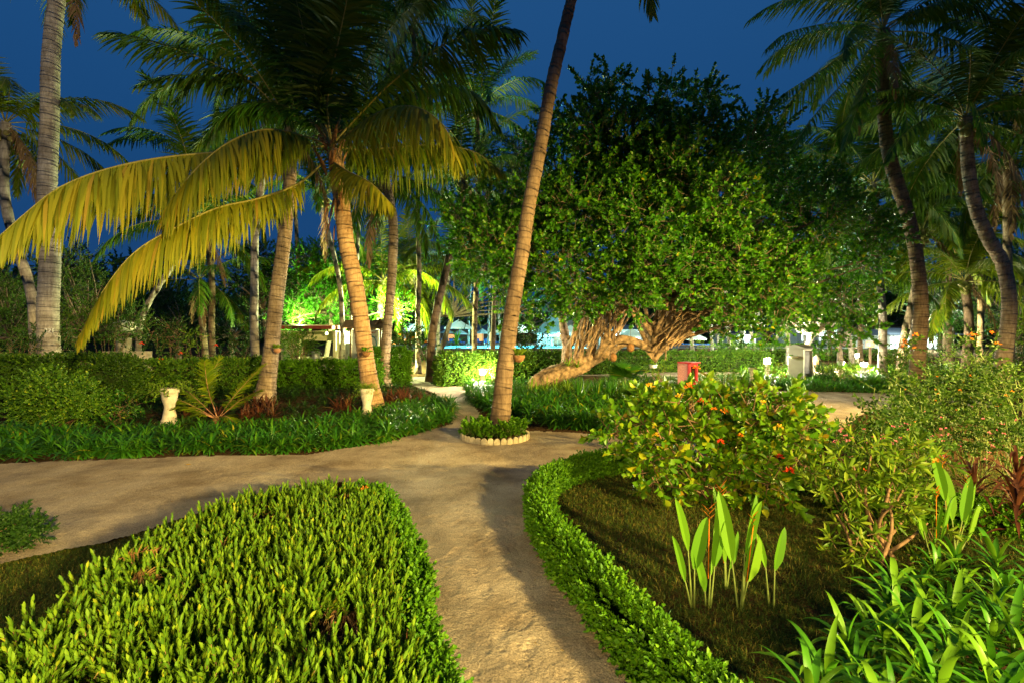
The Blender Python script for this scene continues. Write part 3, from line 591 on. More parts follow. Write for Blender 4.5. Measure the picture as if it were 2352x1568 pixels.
palm('palm crown low in the dark right background', [(2180, 800), (2178, 600), (2172, 420)], 31, (12, 10), 'bark_brown', nf=16, sfx='_k', sc_=1.7, dead=2)
palm('distant palm crown behind the spreading tree, right shoulder', [(1905, 800), (1900, 600), (1905, 380)], 34, (9, 8), 'bark_brown', nf=16, sfx='_k', sc_=1.5)
palm('distant dark palm right of the spreading tree', [(1975, 800), (1980, 560), (1985, 350)], 33, (10, 9), 'bark_brown', nf=16, sfx='_k', sc_=1.7)
thin = [(1590, 1583, 34, 9), (1636, 1630, 38, 7), (1676, 1668, 33, 8), (1735, 1712, 36, 7), (1777, 1800, 36, 6), (1810, 1806, 31, 9), (1955, 1935, 28, 11), (1650, 1646, 45, 6), (1120, 1124, 50, 5), (1075, 1078, 52, 5), (1150, 1146, 47, 6), (1700, 1706, 47, 6), (1850, 1843, 44, 6), (930, 926, 50, 5)]
desc = ['grey trunk right of the spreading roots', 'thin pale trunk beyond the back hedge', 'leaning trunk beside the poolside parasol', 'slim trunk leaning left in the lit background', 'slim trunk leaning right near the far shrubs', 'stout pale trunk behind the bright path lamp', 'trunk leaning left by the twin path lamps', 'distant pole-like trunk beyond the pool edge',
        'distant thin trunk behind the middle parasols', 'distant trunk left of the small parasol', 'distant trunk near the leaning ring palm', 'faint distant trunk among pale branches', 'faint distant trunk behind the cabinet', 'faint distant trunk above the far left parasol']
for (u0, u1, Y, wp), d_ in zip(thin, desc):
    palm('palm with a ' + d_, [(u0, 805), ((u0 + u1) / 2, 760), (u1, 700), (u1 + R(-8, 8), 620 - R(0, 50))], Y, (wp, wp * .85), 'bark_grey', nf=13, sc_=1.25, sfx='_k' if Y < 40 else '', dead=0, nut=False, group='distant palms around the pool')

# ------------------------------------------------------------------ leafy trees
TW = {'big': [T_twig(12, .42, .125, .092, 1.15, stem=True) for _ in range(4)], 'mid': [T_twig(14, .38, .085, .05, 1.0) for _ in range(4)], 'fine': [T_twig(16, .32, .055, .03, 1.0) for _ in range(4)]}
def blob_crown(b, blobs, tw, tpb, size=1.0, core=0.0):
    for (c, r) in blobs:
        n = max(4, int(tpb * np.prod(r) ** (2 / 3.)))
        d = rdir(n); rad = rng.uniform(.5, 1.05, n)[:, None]; p = np.asarray(c) + d * rad * np.asarray(r); z = nrm(d + rng.normal(0, .45, (n, 3)) + np.array([0, 0, .25]))
        scatter(b, TW[tw], p, z, size * rng.uniform(.75, 1.25, n))
# the spreading tree
rT = thing('spreading_tree', 'huge spreading round-leaved tree with tangled pale aerial roots and a root lying on the ground', 'tree', tuple(float(x) for x in GX(1400, 16.5)))
OUT = [(1240, 262), (1300, 225), (1345, 240), (1350, 185), (1390, 205), (1395, 150), (1420, 150), (1435, 215), (1470, 250), (1510, 215), (1530, 172), (1560, 215), (1600, 205), (1640, 185), (1655, 240), (1700, 265), (1765, 240), (1790, 320), (1830, 345), (1880, 380),
       (1930, 430), (1990, 470), (2050, 545), (2040, 600), (2010, 660), (1980, 740), (1900, 720), (1850, 735), (1760, 735), (1690, 720), (1640, 690), (1560, 695), (1480, 690), (1400, 690), (1340, 715), (1300, 730), (1240, 700), (1150, 690), (1080, 640), (1010, 600), (1005, 500), (1060, 470), (1100, 430), (1160, 440), (1210, 400), (1200, 330)]
pxs = sample_poly(OUT, 165); blobs = []
for (u, v) in pxs:
    edge = min(np.hypot(u - a, v - c) for a, c in OUT); r = min(1.0, .35 + edge / 140)
    bulge = 1 - ((u - 1530) / 560) ** 2 * .5 - ((v - 480) / 420) ** 2 * .45
    Y = R(17.0 - 4.2 * bulge, 18.5); 
    if rng.random() < .5: Y = 17.0 - 4.2 * bulge + R(0, .8)
    q = R(.42, 1.05) * r; blobs.append((P(u, v, Y), (q * 1.15, q, q * .85)))
for u, v, q in ((1405, 175, .35), (1425, 205, .3), (1390, 215, .4), (1532, 190, .3), (1545, 220, .4), (1645, 205, .32), (1610, 225, .35), (1765, 258, .3), (1350, 200, .25), (1798, 320, .3), (1800, 360, .3), (1935, 450, .3), (2035, 545, .4), (1050, 480, .4), (1260, 270, .35)):
    blobs.append((P(u, v, 15.5), (q, q, q * 1.2)))
b = B(); 
for u, v, q in ((1250, 725, .4), (1660, 748, .4), (1705, 742, .45), (1890, 752, .5), (1790, 748, .5), (1960, 745, .45), (1190, 700, .45)): blobs.append((P(u, v, 15.2 + R(-.8, .8)), (q * 1.3, q, q)))
blob_crown(b, blobs, 'big', 118); b.build('crown', [M['big_leaf'], M['tree_bark']], rT, origin=tuple(rT.location))
def gnarl(b, px, Y, r, seg=12, n=None, amp=.18, Yd=None, mi=0):
    pts = [P(q[0], q[1], q[2] if len(q) > 2 else Y) for q in px]; n = n or 40; c = smooth_path(pts, n); t = np.linspace(0, 1, n)
    rr = np.interp(t, np.linspace(0, 1, len(r)), r); a = np.linspace(0, 2 * math.pi, seg, endpoint=False); ph = rng.uniform(0, 6, 4)
    pf = 1 + amp * (np.sin(a[None] * 3 + ph[0] + t[:, None] * 9) + .6 * np.sin(a[None] * 2 - t[:, None] * 14 + ph[1]) + .5 * np.sin(a[None] * 5 + ph[2] + t[:, None] * 30)) + .25 * amp * rng.normal(0, 1, (n, seg))
    V, Q = tube(c, rr, seg, prof=pf); b.add(V, Q, mi)
oT = tuple(rT.location)
def gpart(name, px, Y, r, seg=8, n=26, amp=.12):
    bb = B(); gnarl(bb, px, Y, r, seg, n, amp); return bb.build(name, [M['fig_bark']], rT, origin=oT)
def part(bb, name): return bb.build(name, [M['fig_bark']], rT, origin=oT)
b = B(); gnarl(b, [(1215, 905, 16.5), (1250, 872, 16.6), (1300, 848, 16.8), (1350, 830, 17), (1385, 812, 17.1), (1410, 790, 17.2)], 17, [.22, .30, .28, .24, .20, .13], 18, 80, .2); part(b, 'root')
b = B(); gnarl(b, [(1384, 818, 16.9), (1400, 792, 16.8), (1425, 779, 16.7), (1452, 782, 16.7), (1482, 795, 16.8), (1510, 800, 17)], 17, [.16, .15, .14, .13, .15, .2], 12, 50, .10)
gnarl(b, [(1392, 822, 17.1), (1420, 796, 17), (1450, 788, 17), (1490, 796, 17)], 17, [.12, .1, .1, .1], 10, 40, .12); part(b, 'root')
b = B(); gnarl(b, [(1490, 815, 17.2), (1515, 795, 17.1), (1545, 765, 17), (1575, 745, 16.9), (1620, 728, 16.8)], 17, [.26, .24, .18, .13, .09], 14, 50, .22); part(b, 'trunk')
for k in range(15):
    u0 = 1298 + k * 6.7; v0 = 842 - (u0 - 1300) * .25; u1 = 1330 + k * 9.6 + R(-16, 16); v1 = R(660, 705); Yk = 16.9 + R(-.6, .6); r0 = R(.04, .12)
    gpart('stem', [(u0, v0, 16.95), ((u0 * .75 + u1 * .25) + R(-8, 8), v0 * .7 + v1 * .3, Yk), ((u0 + u1) / 2 + R(-12, 12), (v0 + v1) / 2, Yk), (u1, v1, Yk)], 17, [r0, r0 * .85, r0 * .7, r0 * .6], 8, 26, .12)
gpart('stem', [(1296, 846, 17.3), (1305, 800, 17.2), (1330, 760, 17.1), (1352, 720, 17), (1375, 685, 17)], 17, [.13, .11, .11, .1, .09], 10, 40, .12)
for k in range(17):
    u0 = R(1490, 1540); v0 = 808 - (u0 - 1490) * .4; a = k / 16.; u1 = 1440 + a * 250 + R(-15, 15); v1 = 690 + abs(a - .3) * 60 + R(-10, 10); r0 = R(.06, .13); Yk = 17 + R(-.7, .7)
    gpart('limb', [(u0, v0, 17.1), (u0 * .6 + u1 * .4 + R(-8, 8), v0 * .55 + v1 * .45, Yk), (u1, v1, Yk)], 17, [r0, r0 * .8, r0 * .6], 8, 24, .12)
for k in range(12):
    u0 = R(1500, 1600); u1 = u0 + R(60, 150); v0 = R(700, 735)
    gpart('limb', [(u0, v0, 17 + R(-1, .5)), ((u0 + u1) / 2, v0 - R(-14, 14), 17), (u1, v0 + R(-12, 18), 17 + R(-1, 1))], 17, [.05, .045, .03], 6, 20, .1)
gpart('limb', [(1352, 712), (1390, 708), (1440, 712), (1480, 728), (1510, 752), (1530, 768)], 16.6, [.05, .055, .05, .05, .05], 8, 40, .08)
for k in range(30):
    u0 = R(1310, 1720); v0 = R(690, 725); gpart('limb', [(u0, v0), (u0 + R(-35, 35), v0 + R(-10, 14)), (u0 + R(-70, 70), v0 + R(-20, 20))], 17 + R(-1, 1), [.045, .035, .02], 5, 14, .08)
for k in range(16):
    u0 = R(1375, 1420) if k < 10 else R(1300, 1640); v0 = R(690, 720); Yk = 16.8 + R(-.6, .6); v1 = R(775, 805) if k < 10 else R(735, 775)
    gpart('aerial_root', [(u0, v0), (u0 + R(-3, 3), (v0 + v1) / 2), (u0 + R(-4, 4), v1)], Yk, [.035, .03, .025] if k < 10 else [.015, .012, .01], 5, 14, .08)
for k in range(13):
    u0 = R(1335, 1430); v0 = R(690, 712); u1 = u0 - R(5, 60); v1 = R(780, 832) - (u1 - 1300) * .1; Yk = 16.2 + R(-.3, .2)
    gpart('aerial_root', [(u0, v0), (u0 * .6 + u1 * .4 + R(-7, 7), v0 * .6 + v1 * .4), (u1, v1)], Yk, [.028, .024, .02], 5, 16, .1)
for k in range(16):
    u0 = R(1500, 1560); u1 = u0 + R(30, 150); gpart('aerial_root', [(u0, R(775, 800)), ((u0 + u1) / 2, R(740, 765)), (u1, R(705, 735))], 16.2 + R(-.3, .3), [.03, .025, .02], 5, 16, .1)
gpart('aerial_root', [(1528, 765), (1529, 800), (1528, 826)], 16.2, [.03, .028, .025], 6, 16, .05)
b = B(); gnarl(b, [(1290, 900, 19), (1302, 800, 18.8), (1296, 760, 18.6), (1290, 715, 18.4), (1300, 670, 18.2)], 18.5, [.25, .17, .16, .15, .12], 12, 50, .2); part(b, 'trunk')
b = B()      # dark branches inside the crown
for k in range(60):
    u, v = pxs[rng.integers(0, len(pxs))]; c = (1420 + R(-80, 220), 700); gnarl(b, [(c[0], c[1], 17), (c[0] * .5 + u * .5 + R(-30, 30), (c[1] + v) / 2 + R(-10, 30), 16.5 + R(-1, 1)), (u, v, 16 + R(-1.5, 1.5))], 17, [.09, .05, .02], 5, 14, .1)
b.build('branch', [M['tree_bark']], rT, origin=oT)

def tree(label, name, u, Y, blobs, tw, mat, trunk=None, size=1., tpb=60, bark='tree_bark', wpx=14, cat='tree', group=None):
    g = GX(u, Y); g[2] = ground_z(Y); root = thing(name, label, cat, tuple(float(x) for x in g), group)
    b = B(); bl = [(P(a, c, Y + dy), (r / F * Y, r / F * Y, r / F * Y * .85)) for a, c, r, dy in blobs]; blob_crown(b, bl, tw, tpb, size)
    b.build('crown', [M[mat], M[bark]], root, origin=tuple(g)); b = B()
    c = np.mean([q[0] for q in bl], axis=0); top = c + np.array([0, 0, 0]); 
    tp = [np.array(g) + np.array([0, 0, -.05])] + ([P(a, d, Y) for a, d in trunk] if trunk else []) + [top]
    r0 = wpx / 2 / F * Y; n = 24; cc = smooth_path(tp, n); addtube(b, cc, np.linspace(r0, r0 * .5, n), 9)
    st = cc[int(n * .65)]
    for q in bl: addtube(b, smooth_path([st, (st + q[0]) / 2 + rng.normal(0, .15, 3), q[0]], 8), np.linspace(r0 * .45, r0 * .12, 8), 5, cap=False)
    b.build('trunk', [M[bark]], root, origin=tuple(g)); return root
def cloud(poly, n, r, dy): return [(float(q[0]), float(q[1]), r * R(.7, 1.2), R(-dy, dy)) for q in sample_poly(poly, n)]
tree('round bright green tree lit from below left of the map board', 'leafy_tree', 745, 30, cloud([(640, 600), (700, 560), (760, 545), (830, 548), (880, 580), (930, 640), (930, 700), (860, 720), (800, 740), (660, 750), (640, 700)], 42, 34, 1.6), 'mid', 'green_tree_leaf', trunk=[(760, 745)], size=1.4, tpb=100, wpx=12)
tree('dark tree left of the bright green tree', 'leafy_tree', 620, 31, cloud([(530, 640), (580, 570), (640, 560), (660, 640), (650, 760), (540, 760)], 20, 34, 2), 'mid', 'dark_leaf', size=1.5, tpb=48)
tree('wide bushy tree behind the thick pale trunk', 'leafy_tree', 190, 19, cloud([(130, 600), (180, 585), (250, 610), (300, 650), (300, 780), (140, 790)], 26, 36, 1), 'fine', 'fine_leaf', size=1.3, tpb=95)
tree('bushy tree at the left edge under the brown palm fronds', 'leafy_tree', 30, 20, cloud([(-60, 640), (40, 650), (90, 680), (90, 800), (-60, 800)], 22, 38, 1), 'fine', 'fine_leaf', size=1.3, tpb=90)
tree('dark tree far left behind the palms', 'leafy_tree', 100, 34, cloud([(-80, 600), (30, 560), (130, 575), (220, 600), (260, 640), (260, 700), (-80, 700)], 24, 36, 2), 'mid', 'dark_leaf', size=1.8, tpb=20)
tree('tall dark leafy tree left of the leaning ring palm', 'leafy_tree', 1130, 24, cloud([(1075, 330), (1140, 290), (1230, 300), (1240, 430), (1190, 560), (1160, 640), (1060, 640), (1050, 460)], 40, 34, 1.6), 'mid', 'fine_leaf', size=1.5, tpb=70, trunk=[(1135, 700)])
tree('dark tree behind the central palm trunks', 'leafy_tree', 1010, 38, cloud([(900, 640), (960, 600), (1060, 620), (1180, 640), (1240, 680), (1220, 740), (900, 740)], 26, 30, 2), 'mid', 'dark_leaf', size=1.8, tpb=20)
tree('teal lit tree above the thatched pavilion', 'leafy_tree', 1330, 66, cloud([(1200, 650), (1400, 640), (1420, 720), (1190, 735)], 20, 26, 2), 'mid', 'fine_leaf', size=3, tpb=9)
tree('low tree with long glossy leaves over the pale cabinet', 'frangipani_tree', 1862, 22.6, cloud([(1770, 690), (1840, 650), (1930, 600), (2010, 620), (2030, 680), (1960, 720), (1880, 740), (1790, 745)], 30, 28, 1), 'mid', 'lantana_leaf', size=1.7, tpb=30, bark='pale_bark', trunk=[(1852, 800), (1866, 770)])
tree('tree with pale bare branches in the lit background', 'leafy_tree', 1690, 42, cloud([(1640, 715), (1790, 705), (1800, 750), (1650, 750)], 14, 20, 1), 'fine', 'fine_leaf', size=2.4, tpb=9, bark='pale_bark', wpx=6)
tree('tree in front of the bright building glow, small dark leaves', 'leafy_tree', 1930, 32, cloud([(1870, 730), (1960, 715), (2000, 740), (2000, 800), (1880, 800)], 18, 24, 1.5), 'fine', 'dark_leaf', size=1.6, tpb=24)
tree('lacy tree before the blue-white lit building', 'leafy_tree', 2160, 36, cloud([(2100, 720), (2200, 715), (2230, 760), (2110, 765)], 14, 24, 2), 'fine', 'fine_leaf', size=1.8, tpb=14)
tree('dark tree at the right edge behind the lantana', 'leafy_tree', 2330, 30, cloud([(2250, 620), (2420, 560), (2440, 800), (2250, 800)], 28, 40, 2), 'mid', 'dark_leaf', size=1.7, tpb=26)
tree('dark rounded tree under the right palm crowns', 'leafy_tree', 2180, 40, cloud([(2080, 600), (2280, 580), (2290, 720), (2080, 700)], 26, 36, 2), 'mid', 'dark_leaf', size=2.0, tpb=18)
tree('small tree with upright thin stems near the cream shelter', 'leafy_tree', 690, 21.5, cloud([(640, 770), (700, 760), (715, 780), (715, 815), (645, 815)], 16, 16, .3), 'fine', 'box_leaf', size=1.3, tpb=90, wpx=5)
for k, (u, Y, v, a, c, lb) in enumerate([(-40, 30, 740, 90, 50, 'dark mass of foliage low at the far left edge'), (120, 32, 740, 90, 55, 'dark tree low behind the wide bushy tree'), (280, 31, 740, 80, 50, 'dark tree behind the tip of the golden frond'), (410, 33, 735, 80, 55, 'dark tree behind the thin leaning palm'), (530, 34, 745, 70, 50, 'dark tree behind the grey palm'), (1000, 96, 745, 120, 28, 'dark tree far behind the parasols'), (1200, 98, 742, 120, 30, 'dark tree far behind the pavilion'), (1420, 98, 745, 130, 28, 'dark tree far behind the root arch'), (1640, 99, 745, 130, 30, 'dark tree far behind the distant trunks'), (2000, 95, 740, 150, 30, 'dark tree far behind the right buildings')]):
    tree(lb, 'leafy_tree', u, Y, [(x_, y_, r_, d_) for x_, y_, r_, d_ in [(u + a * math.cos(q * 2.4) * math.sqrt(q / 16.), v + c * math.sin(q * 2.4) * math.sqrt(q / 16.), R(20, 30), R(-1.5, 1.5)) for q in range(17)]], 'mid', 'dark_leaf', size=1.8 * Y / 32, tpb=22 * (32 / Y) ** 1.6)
# far-off wood closing the view
b = B()
for k in range(150):
    a = R(-1.25, 1.25); d = R(100, 128); x = d * math.sin(a) * 1.3; y = d * math.cos(a) + 10; h = R(7, 17) if not (-.12 < a < .12) else R(4, 8)
    blob_crown(b, [((x, y, h * .5), (R(6, 10), 3, h * .65))], 'mid', 7, 7.0)
tag(b.build('distant_wood', [M['dark_leaf'], M['tree_bark']]), 'dark band of distant trees closing the garden', 'trees', kind='stuff')
# ------------------------------------------------------------------ planting
def T_strap(n=15, L=.38, Wd=.032, droop=1.1, e0=25, e1=85, h=.08, seg=4):
    a = np.arange(n) * 2.4 + rng.uniform(0, 6); el = np.radians(np.linspace(e1, e0, n) + rng.uniform(-8, 8, n))
    d = np.stack([np.cos(a) * np.cos(el), np.sin(a) * np.cos(el), np.sin(el)], -1)
    p = np.stack([np.cos(a) * .015, np.sin(a) * .015, np.linspace(h, .02, n)], -1)
    V, Q = straps(p, d, L * rng.uniform(.75, 1.1, n), Wd * rng.uniform(.85, 1.1, n), droop * rng.uniform(.6, 1.3, n), seg); return [(V, Q, 0)]
STRAP = [T_strap(24, .33, .034, 1.1, -15, 66, h=.17) for _ in range(5)]
def bed(label, name, poly, n, tm, mats, size=(.8, 1.2), tilt=.15, cat='border plants', soil=None, kind='stuff', z=0):
    pts = sample_poly([GX(u, Y)[:2] if False else (u, Y) for u, Y in poly], n); b = B()
    p = np.column_stack([pts, ground_z(pts[:, 1]) + z]); zz = nrm(rng.normal(0, tilt, (n, 3)) * [1, 1, 0] + [0, 0, 1])
    scatter(b, tm, p, zz, rng.uniform(*size, n)); return tag(b.build(name, mats), label, cat if kind != 'stuff' else cat, kind=kind)
def gp(l): return [tuple(G(u, v)[:2]) for u, v in l]
# left strap-leaved border
LB = gp([(-120, 1062), (0, 1058), (200, 1056), (400, 1045), (700, 1042), (880, 1018), (1000, 985), (1040, 968), (1046, 940), (1000, 925), (930, 935), (850, 965), (700, 985), (500, 998), (200, 1003), (-120, 1003)])
bed('dense green strap-leaved border edging the sand path on the left', 'strap_leaf_border', LB, 760, STRAP, [M['strap_leaf']], (.7, 1.12))
# behind it: darker loose ground cover up to the hedges
bed('low dark ground cover between the left border and the hedges', 'ground_cover', gp([(-200, 1000), (300, 1000), (700, 980), (880, 955), (1000, 918), (930, 885), (620, 885), (-200, 900)]), 620, STRAP, [M['dark_leaf']], (.55, .9))
# middle bed between paths
MB_ = gp([(1068, 918), (1110, 905), (1180, 915), (1300, 925), (1500, 930), (1600, 945), (1560, 975), (1420, 996), (1300, 988), (1210, 968), (1120, 945)])
bed('thick dark strap-leaved border under the spreading tree', 'strap_leaf_border', MB_, 560, STRAP, [M['strap_leaf']], (.95, 1.3))
bed('bright strap-leaved tuft bed around the left path lamp', 'strap_leaf_border', gp([(1062, 905), (1085, 888), (1170, 884), (1240, 895), (1180, 915), (1110, 912)]), 130, STRAP, [M['strap_leaf']], (1.0, 1.4))
bed('mixed ground cover around the lying root and red box', 'ground_cover', gp([(1180, 905), (1240, 885), (1500, 878), (1640, 872), (1740, 880), (1650, 925), (1500, 935), (1300, 925)]), 460, STRAP, [M['hedge_leaf']], (.8, 1.4))
bed('grassy strap-leaved border in front of the pale cabinet', 'strap_leaf_border', gp([(1715, 872), (1800, 868), (1950, 872), (2080, 872), (2320, 880), (2330, 905), (2060, 904), (1900, 902), (1760, 894), (1712, 884)]), 620, STRAP, [M['strap_leaf']], (.8, 1.2))
bed('leafy ground cover between the lamps and the right palms', 'ground_cover', gp([(1700, 855), (2400, 850), (2500, 875), (2080, 872), (1800, 867), (1700, 868)]), 800, STRAP, [M['hedge_leaf']], (.9, 1.8))
# red cordyline clumps
RED = [T_strap(20, .42, .05, .7, 15, 80, .18) for _ in range(3)]
for n_, (u, v, s, lab) in enumerate([(600, 952, 1.0, 'dark red cordyline clump at the foot of the sturdy leaning palm'), (568, 965, .8, 'dark red cordyline clump right of the cycad'), (795, 950, .95, 'dark red cordyline clump left of the fern pedestal'), (905, 935, 1.05, 'bronze red cordyline clump right of the central palm'), (935, 938, .9, 'small bronze cordyline beside the hedge opening'), (435, 970, .8, 'dark red cordyline clump right of the left pedestal')]):
    b = B(); g = G(u, v); k = 8; scatter(b, RED, g + rng.normal(0, .22, (k, 3)) * [1, .7, 0], np.tile([0, 0, 1.], (k, 1)) + rng.normal(0, .15, (k, 3)), s * rng.uniform(.8, 1.1, k)); tag(b.build('cordyline', [M['red_leaf']], origin=tuple(g)), lab, 'plant')
g = P(2335, 1120, 4.6); g[2] = 0; b = B(); scatter(b, [T_strap(26, .5, .04, 1.3, 10, 80, .35) for _ in range(2)], [g, g + [.25, .2, 0], g + [.1, .1, .25], g + [-.12, .3, .1]], np.tile([0, 0, 1.], (4, 1)), 1.0); tag(b.build('cordyline', [M['red_leaf']], origin=tuple(g)), 'red brown cordyline at the right edge under the lantana', 'plant')
# yellow-edged spiky clump before the lit right beds
b = B(); g = G(2000, 892); scatter(b, STRAP, g + rng.normal(0, .35, (30, 3)) * [1, .4, 0], np.tile([0, 0, 1.], (30, 1)), 1.3); tag(b.build('grass_clump', [M['lily_leaf']], origin=tuple(g)), 'bright yellow-green grassy clump at the far edge of the right path', 'plant')

# hedges -------------------------------------------------------------------
HT = [T_twig(9, .16, .075, .034, 1.1, stem=False) for _ in range(4)]
def hedge(label, line, wd, h, mat='hedge_leaf', dens=230, tm=HT, name='hedge', z0=0.0, size=(.8, 1.25), lump=.08, wob=0):
    line = np.asarray(line, float); b = B(); h = h - (.12 if h > .6 else 0)
    if wob: line = line + wob * np.sin(np.arange(len(line))[:, None] * 1.7)
    seg = np.diff(line, axis=0); Ls = np.linalg.norm(seg, axis=1); tot = Ls.sum()
    area = tot * (2 * h + wd) + 2 * wd * h; n = int(area * dens)
    s = rng.uniform(0, tot, n); i = np.minimum(np.searchsorted(np.cumsum(Ls), s), len(Ls) - 1); f = (s - np.concatenate([[0], np.cumsum(Ls)])[i]) / Ls[i]
    base = line[i] + seg[i] * f[:, None]; T = nrm(seg)[i]; N = np.stack([-T[:, 1], T[:, 0]], -1)
    q = rng.random(n) * (2 * h + wd); side = np.where(q < h, -1, np.where(q < 2 * h, 1, 0)); zz = np.where(side == 0, h, q % h); off = np.where(side == 0, rng.uniform(-.5, .5, n), side * .5) * wd
    lum = lump * (vnoise(s, zz + off, 2.5, 9) - .5) * 2 + lump * .8 * (vnoise(s, zz + off * 2, 7, 19) - .5) * 2
    p = np.column_stack([base + N * ((off + side * lum) * np.where(rng.random(n) < .3, rng.uniform(.5, 1, n), 1))[:, None], zz + (side == 0) * lum + z0])
    nn = np.column_stack([N * side[:, None], (side == 0) * 1.0]) + rng.normal(0, .45, (n, 3)) + [0, 0, .35]
    # caps
    for e0, sg in ((0, -1), (-1, 1)):
        m = int(wd * h * dens * 1.3); t_ = nrm(seg[e0 if e0 == 0 else -1]); nv = np.array([-t_[1], t_[0]]); o_ = rng.uniform(-.5, .5, m) * wd
        pe = np.column_stack([line[e0] + nv * o_[:, None] + t_ * sg * rng.normal(0, lump, m)[:, None] * .5, rng.uniform(0, h, m) + z0]); p = np.vstack([p, pe]); nn = np.vstack([nn, np.append(t_ * sg, .3) + rng.normal(0, .4, (m, 3))])
    scatter(b, tm, p, nn, rng.uniform(*size, len(p)))
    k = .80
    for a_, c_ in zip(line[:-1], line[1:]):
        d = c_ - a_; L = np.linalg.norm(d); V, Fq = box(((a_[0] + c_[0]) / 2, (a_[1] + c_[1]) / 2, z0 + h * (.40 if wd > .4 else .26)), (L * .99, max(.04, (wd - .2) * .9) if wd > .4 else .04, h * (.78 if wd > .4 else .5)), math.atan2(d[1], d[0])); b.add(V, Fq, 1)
    o = (float(line[0][0]), float(line[0][1]), 0.); return tag(b.build(name, [M[mat], M['hedge_core']], origin=o), label, 'hedge')
def gx(l): return [(GX(u, Y)[0], Y) for u, Y in l]
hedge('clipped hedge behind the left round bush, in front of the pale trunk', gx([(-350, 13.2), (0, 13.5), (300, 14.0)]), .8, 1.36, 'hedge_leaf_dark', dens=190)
hedge('clipped hedge running from the pale trunk to the leaning palm', gx([(240, 15.6), (600, 17.6)]), .9, 1.12, dens=160)
hedge('clipped hedge behind the central palms, lower section', gx([(600, 18.4), (868, 18.6)]), 1.0, .98, 'box_leaf', dens=170)
hedge('clipped hedge block at the left side of the path opening', gx([(850, 19.5), (928, 20.0)]), 1.5, 1.42, 'box_leaf', dens=190)
hedge('clipped hedge right of the path opening behind the left path lamp', gx([(1012, 19.2), (1175, 20.2), (1290, 21)]), 1.2, 1.26, dens=190)
hedge('long back hedge under the spreading tree', gx([(1300, 25), (1560, 27.5), (1760, 28)]), 1.1, 1.1, dens=110)
hedge('far hedge section behind the bright path lamp', gx([(1660, 33), (1850, 33)]), 1.2, 1.45, dens=70)
hedge('hedge behind the golden flowering far bushes at right', gx([(1860, 34), (2120, 34)]), 1.0, 1.0, dens=60)
BX = [T_twig(12, .08, .026, .014, .9, stem=False) for _ in range(5)]
def gz(l, z): return [tuple((lambda Y: ((u - CX) / F * Y, Y))(F * (H - z) / (v - HOR))) for u, v in l]
def resample(l, n): return smooth_path(np.column_stack([np.array(l), np.zeros(len(l))]), n)[:, :2]
hedge('low bright clipped edging hedge curving along the right side of the path', resample(gz([(1480, 1045), (1400, 1050), (1325, 1064), (1262, 1090), (1238, 1125), (1245, 1170), (1300, 1250), (1385, 1345), (1490, 1455), (1605, 1568), (1730, 1690)], .22), 30), .15, .24, 'box_leaf', 1900, BX, 'edging_hedge', size=(.8, 1.4), lump=.03)
hedge('low bright edging hedge along the left side of the path', resample(gz([(790, 1122), (840, 1118), (878, 1135), (910, 1200), (932, 1290), (945, 1385), (972, 1480), (1010, 1590), (1045, 1700)], .28), 24), .13, .25, 'box_leaf', 2100, BX, 'edging_hedge', size=(.8, 1.4), lump=.03)
hedge('low edging hedge at the bottom of the far right bed', resample([(3.6, 5.4), (4.4, 5.0), (5.4, 4.4)], 6), .35, .2, 'box_leaf', 900, BX, 'edging_hedge', size=(.9, 1.6), lump=.04)
hedge('low edging hedge between the round-leaved shrub and the right path', resample([(3.3, 7.8), (4.3, 8.2), (5.4, 8.6)], 6), .5, .35, 'lantana_leaf', 600, BX, 'edging_hedge', size=(1.2, 2), lump=.08)

# foreground bed of upright leafy stems ---------------------------------------
def T_spike(nst, h=.165):
    parts = []
    for s in range(nst):
        a = R(0, 6.28); lean = R(.05, .35) if nst > 1 else R(0, .2); ax = nrm(np.array([math.cos(a) * lean, math.sin(a) * lean, 1])); hh = h * R(.7, 1.15); n = 22
        t = np.linspace(.12, 1, n); an = np.arange(n) * 2.4; e_ = np.linspace(.5, .12, n)
        rad = np.stack([np.cos(an), np.sin(an), 0 * an], -1); d = rad * np.sin(e_)[:, None] + ax * np.cos(e_)[:, None]
        p = ax * (t * hh)[:, None] + rad * .003; V, Q = leaves(p, d, .034 * R(.9, 1.2), .0125, nrm(ax * .4 - rad * .6 + rng.normal(0, .1, (n, 3))), .2, .1); parts.append((V, Q, 0))
        V, Q = tube([[0, 0, -.22], [0, 0, 0], ax * hh], [.0035, .003, .002], 3); parts.append((V, Q, 1))
    return parts
SP = [T_spike(1), T_spike(2), T_spike(2), T_spike(3), T_spike(3), T_spike(1, .15)]
zt = .42
FB = [(a, c) for a, c in gz([(990, 1640), (950, 1500), (925, 1400), (910, 1290), (885, 1200), (860, 1140), (820, 1118), (740, 1112), (620, 1128), (500, 1165), (400, 1205), (220, 1300), (60, 1420), (-60, 1560), (-300, 1800)], .40)] + [(-3.2, 1.2), (-.1, 1.2)]
def bed_top(x, y):
    # dome: lower near the outline
    pl = np.array(FB); d = np.min([np.hypot(x - a, y - c) for a, c in np.vstack([pl[:-2] * (1 - q) + pl[1:-1] * q for q in (0, .33, .66)])], axis=0)
    return .24 + .10 * np.minimum(1, d / .25) + .05 * vnoise(x, y, 2.2, 31) + .07 * vnoise(x, y, 11, 32)
n = 4300; pts = sample_poly(FB, n); m = vnoise(pts[:, 0], pts[:, 1], 3.3, 40) > .24; pts = pts[m]; b = B()
zb_ = bed_top(pts[:, 0], pts[:, 1]) - .06; k = len(pts)
scatter(b, SP, np.column_stack([pts, zb_]), rng.normal(0, .3, (k, 3)) + [-.05, 0, 1], rng.uniform(.55, 1.3, k))
root = thing('leafy_stem_bed', 'large foreground bed of upright light green leafy stems left of the path', 'shrub bed', (-1.8, 3.2, 0))
